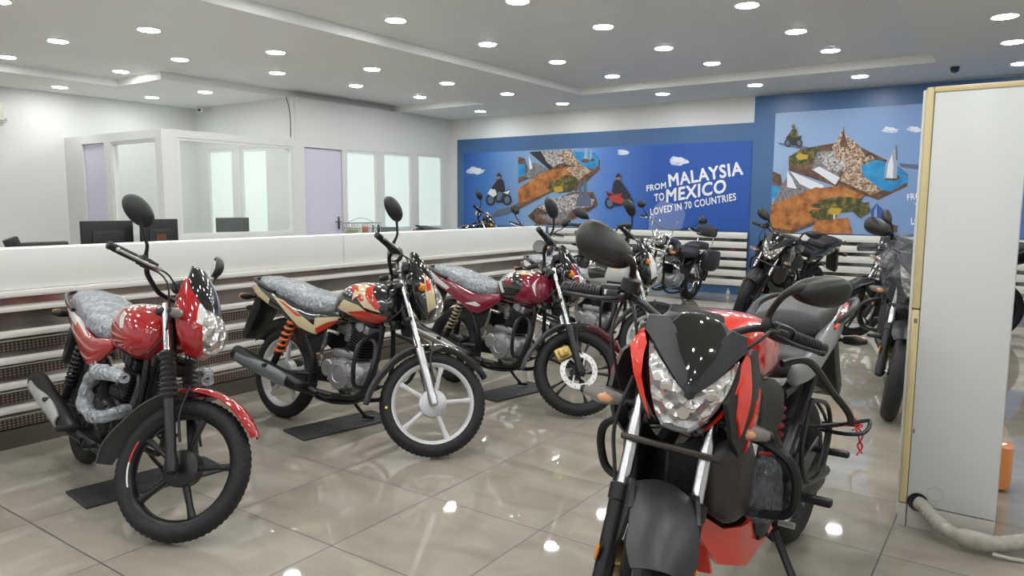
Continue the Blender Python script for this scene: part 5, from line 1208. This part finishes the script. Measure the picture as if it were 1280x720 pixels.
PAL_CREAM = dict(rim=pm('white alloy wheel', (.62, .62, .63), .3), slider=ALU, cowl=decal_mat('cream cowl paint', BK, [(CRM, [(1.0, 1.06), (1.05, 1.04), (1.14, .80), (1.10, .76), (1.06, .86)]), (ORR, [(1.03, .98), (1.065, .97), (1.09, .88), (1.07, .86)])]),
  fender=decal_mat('black fender paint', BK, [(WHT_, [(1.13, .64), (1.20, .67), (1.22, .61), (1.16, .58)])]),
  tank=decal_mat('black cream tank paint', BK, [(CRM, [(.68, .91), (.80, .88), (.90, .74), (.80, .76), (.70, .84)]), (ORR, [(.62, .90), (.67, .905), (.80, .80), (.77, .79), (.66, .86)]), (ORR, [(.76, .90), (.80, .89), (.90, .78), (.88, .75), (.80, .82)]), (CRM, [(.56, .74), (.66, .82), (.76, .77), (.92, .74), (.72, .70)]), (ORR, [(.66, .725), (.80, .745), (.93, .72), (.86, .675), (.74, .68)]), (CRM, [(.70, .86), (.76, .84), (.70, .79)]), (BK, [(.50, .92), (.585, .92), (.60, .80), (.585, .75), (.50, .75)])]),
  panel=decal_mat('black cream panel paint', BK, [(CRM, [(-.30, .83), (-.26, .83), (-.04, .745), (-.06, .705), (-.26, .775)]), (ORR, [(-.32, .80), (-.26, .775), (-.06, .71), (-.10, .70), (-.30, .775)]), (CRM, [(-.02, .765), (.10, .745), (.50, .58), (.44, .56), (.26, .60)]), (CRM, [(.40, .665), (.58, .69), (.52, .62), (.40, .60)]), (ORR, [(.40, .62), (.50, .65), (.60, .70), (.56, .62), (.50, .57), (.42, .57)]), (ORR, [(.04, .745), (.10, .735), (.30, .66), (.24, .66)])]),
  spring=pm('orange spring', (.65, .14, .03), .4), turns=6, wire=.009, shield=pm('grey heat shield', (.24, .26, .28), .3, metal=.5), drum=pm('silver hub', (.5, .5, .52), .35, metal=.5), mark=True)
PAL_MAROON = dict(rim=pm('black alloy wheel', (.014, .014, .015), .3, metal=.4), slider=BLKM, cowl=decal_mat('maroon cowl paint', BK, [(MRN, [(1.0, 1.06), (1.05, 1.04), (1.14, .84), (1.10, .80), (1.04, .90)]), (WHT_, [(1.06, .98), (1.09, .96), (1.15, .84), (1.12, .82)])]), double=True,
  fender=decal_mat('maroon fender paint', MRN, [(BK, [(1.0, .72), (1.24, .72), (1.24, .56), (1.0, .5)])]),
  tank=decal_mat('maroon tank paint', MRN, [(BK, [(.52, .84), (.62, .90), (.78, .86), (.82, .78), (.70, .68), (.58, .70)]), (WHT_, [(.60, .90), (.66, .905), (.70, .85), (.66, .84)]), (WHT_, [(.84, .90), (.89, .86), (.91, .74), (.86, .68), (.875, .78), (.86, .85)]), (CRM, [(.68, .905), (.80, .90), (.83, .875), (.76, .87), (.69, .885)]), (MRN, [(.62, .83), (.67, .84), (.72, .80), (.66, .79)]), (WHT_, [(.55, .80), (.58, .82), (.64, .74), (.61, .73)])]),
  panel=decal_mat('maroon panel paint', MRN, [(WHT_, [(-.30, .83), (-.20, .815), (.06, .72), (.02, .70), (-.26, .78)]), (WHT_, [(.10, .72), (.14, .73), (.36, .645), (.56, .68), (.56, .66), (.38, .61), (.26, .62)]), (BK, [(-.10, .70), (.20, .60), (.20, .52), (-.1, .64)])]),
  spring=pm('gold spring', (.36, .32, .20), .4, metal=.4), turns=8, wire=.007, shield=CHR, pipe=BLKM, drum=BLKM, disc=-1)
PAL_SILVER = dict(rim=pm('white alloy wheel', (.62, .62, .63), .3), slider=ALU, cowl=decal_mat('silver cowl paint', BK, [(WHT_, [(1.0, 1.06), (1.05, 1.04), (1.14, .80), (1.10, .76), (1.06, .86)])]), fender=decal_mat('black fender plain', BK, []),
  tank=decal_mat('silver tank paint', (.45, .45, .44), [(BK, [(.52, .86), (.70, .91), (.80, .84), (.78, .74), (.60, .72)]), (CRM, [(.74, .90), (.84, .88), (.90, .80), (.86, .80)]), (BK, [(.80, .72), (.92, .72), (.92, .66), (.78, .66)])]),
  panel=decal_mat('silver panel paint', BK, [(WHT_, [(-.30, .83), (-.20, .815), (.30, .64), (.26, .62), (-.26, .78)])]), spring=BLKM, shield=CHR, drum=pm('silver hub', (.5, .5, .52), .35, metal=.5))
PAL_BLACK = dict(rim=pm('black alloy wheel', (.014, .014, .015), .3, metal=.4), slider=BLKM, cowl=BLKG, fender=BLKG, tank=BLKG, panel=BLKG, spring=BLKM, shield=CHR, wrap=False)
commuter('motorcycle', (-2.7644, 1.5201, -.1922, .1845, .7053), 'red commuter motorcycle with black wheels and plastic-covered seat, nearest the low wall corner', PAL_RED)
commuter('motorcycle', (-2.5716, 2.8668, -.0117, .1592, .7859), 'black, cream and orange commuter motorcycle with white alloy wheels and orange springs', PAL_CREAM)
commuter('motorcycle', (-2.3199, 3.991, -.20, .1343, .90), 'maroon and black commuter motorcycle with front disc and gold brake caliper', PAL_MAROON)
commuter('motorcycle', (-2.36, 5.27, -.25, .14, .80), 'silver and black commuter motorcycle with white front wheel behind the maroon one', PAL_SILVER)
c = commuter('motorcycle', (-6.15, 8.35, 0, .14, .7), 'black commuter motorcycle beyond the low wall, seat and one mirror showing over it', PAL_BLACK, 'motorcycles beyond the low wall', False); c.location.z = .15
c = commuter('motorcycle', (-4.98, 7.30, -1.15, .12, .3), 'dark motorcycle facing the room beyond the low wall in front of the slogan poster', dict(PAL_BLACK, cowl=pm('grey cowl paint', (.2, .2, .22), .2, coat=1.)), 'motorcycles beyond the low wall', False)
MATTE = pm('matt charcoal paint', (.021, .022, .024), .42)
NRED = decal_mat('bright red paint', (.78, .03, .012), [], rough=.22)
naked('motorcycle', (-.7796, 1.6376, -1.6176, -.009, .5453), 'red and black naked street motorcycle facing the camera with a large clear headlight',
  dict(accent=NRED, body=MATTE, tank=NRED, shroud=pm('matt black shroud', (.022, .021, .022), .45), seat=pm('charcoal seat', (.050, .050, .052), .5, bump=(250, .15)), tail=pm('silver grey tail paint', (.20, .20, .21), .3, coat=.5), fender=MATTE, spring=pm('red spring', (.5, .02, .02), .4), rim=pm('black alloy wheel', (.014, .014, .015), .3, metal=.4), saree=True), 'naked motorcycles')
NB = dict(accent=None, body=BLKG, tank=BLKG, shroud=BLKG, seat=SEATM, tail=BLKG, fender=BLKM, spring=BLKM, rim=pm('black alloy wheel', (.014, .014, .015), .3, metal=.4), mirror=BLK)
naked('motorcycle', (-2.75, 8.72, -1.86, .27, .35), 'black naked motorcycle leaning at the blue wall corner, facing the room', NB, 'naked motorcycles', False)
naked('motorcycle', (-.64, 5.10, -1.50, .12, .05), 'black motorcycle with head wrapped in crinkled plastic beside the white cabinet', dict(NB, wrapall=True, tail=pm('blue black paint', (.01, .015, .05), .15, coat=1.)), 'naked motorcycles', False)
naked('motorcycle', (-1.37, 8.12, -2.55, .14, .3), 'black motorcycle mostly hidden behind the plastic-wrapped one, front wheel showing', NB, 'naked motorcycles', False)
naked('motorcycle', (.60, 8.3, -1.5, .14, .3), 'dark motorcycle glimpsed past the right edge of the white cabinet', dict(NB, wrapall=True), 'naked motorcycles', False)
naked('motorcycle', (-4.15, 7.55, -.95, .14, .3), 'black naked motorcycle with dark seat behind the silver and black commuter', dict(NB, tail=MATTE), 'naked motorcycles', False)
cruiser('motorcycle', (-4.02, 8.55, -1.64, .12, .25), 'black and chrome cruiser motorcycle with clear windshield, backrest and saddlebags', dict(paint=decal_mat('black cruiser paint', BK, [])))
# ------------------------------------------------------------------ light, camera, view
w = bpy.data.worlds.new('World'); SC.world = w; w.use_nodes = True
w.node_tree.nodes['Background'].inputs[0].default_value = (.80, .88, 1., 1); w.node_tree.nodes['Background'].inputs[1].default_value = .35
cam = bpy.data.cameras.new('Camera'); co = bpy.data.objects.new('Camera', cam); COL.objects.link(co); SC.camera = co
cam.sensor_fit = 'HORIZONTAL'; cam.sensor_width = 36; cam.lens = 36*FPX/1280; cam.clip_start = .02
mm = Matrix((CR, CU, -CF)).transposed().to_4x4(); mm.translation = CP; co.matrix_world = mm
SC.view_settings.view_transform = 'Standard'; SC.view_settings.look = 'None'; SC.view_settings.gamma = 1; SC.view_settings.use_curve_mapping = False
SC.view_settings.exposure = 1.0
SC.cycles.use_denoising = True
SC.cycles.max_bounces = 7; SC.cycles.transparent_max_bounces = 12; SC.cycles.sample_clamp_indirect = 6
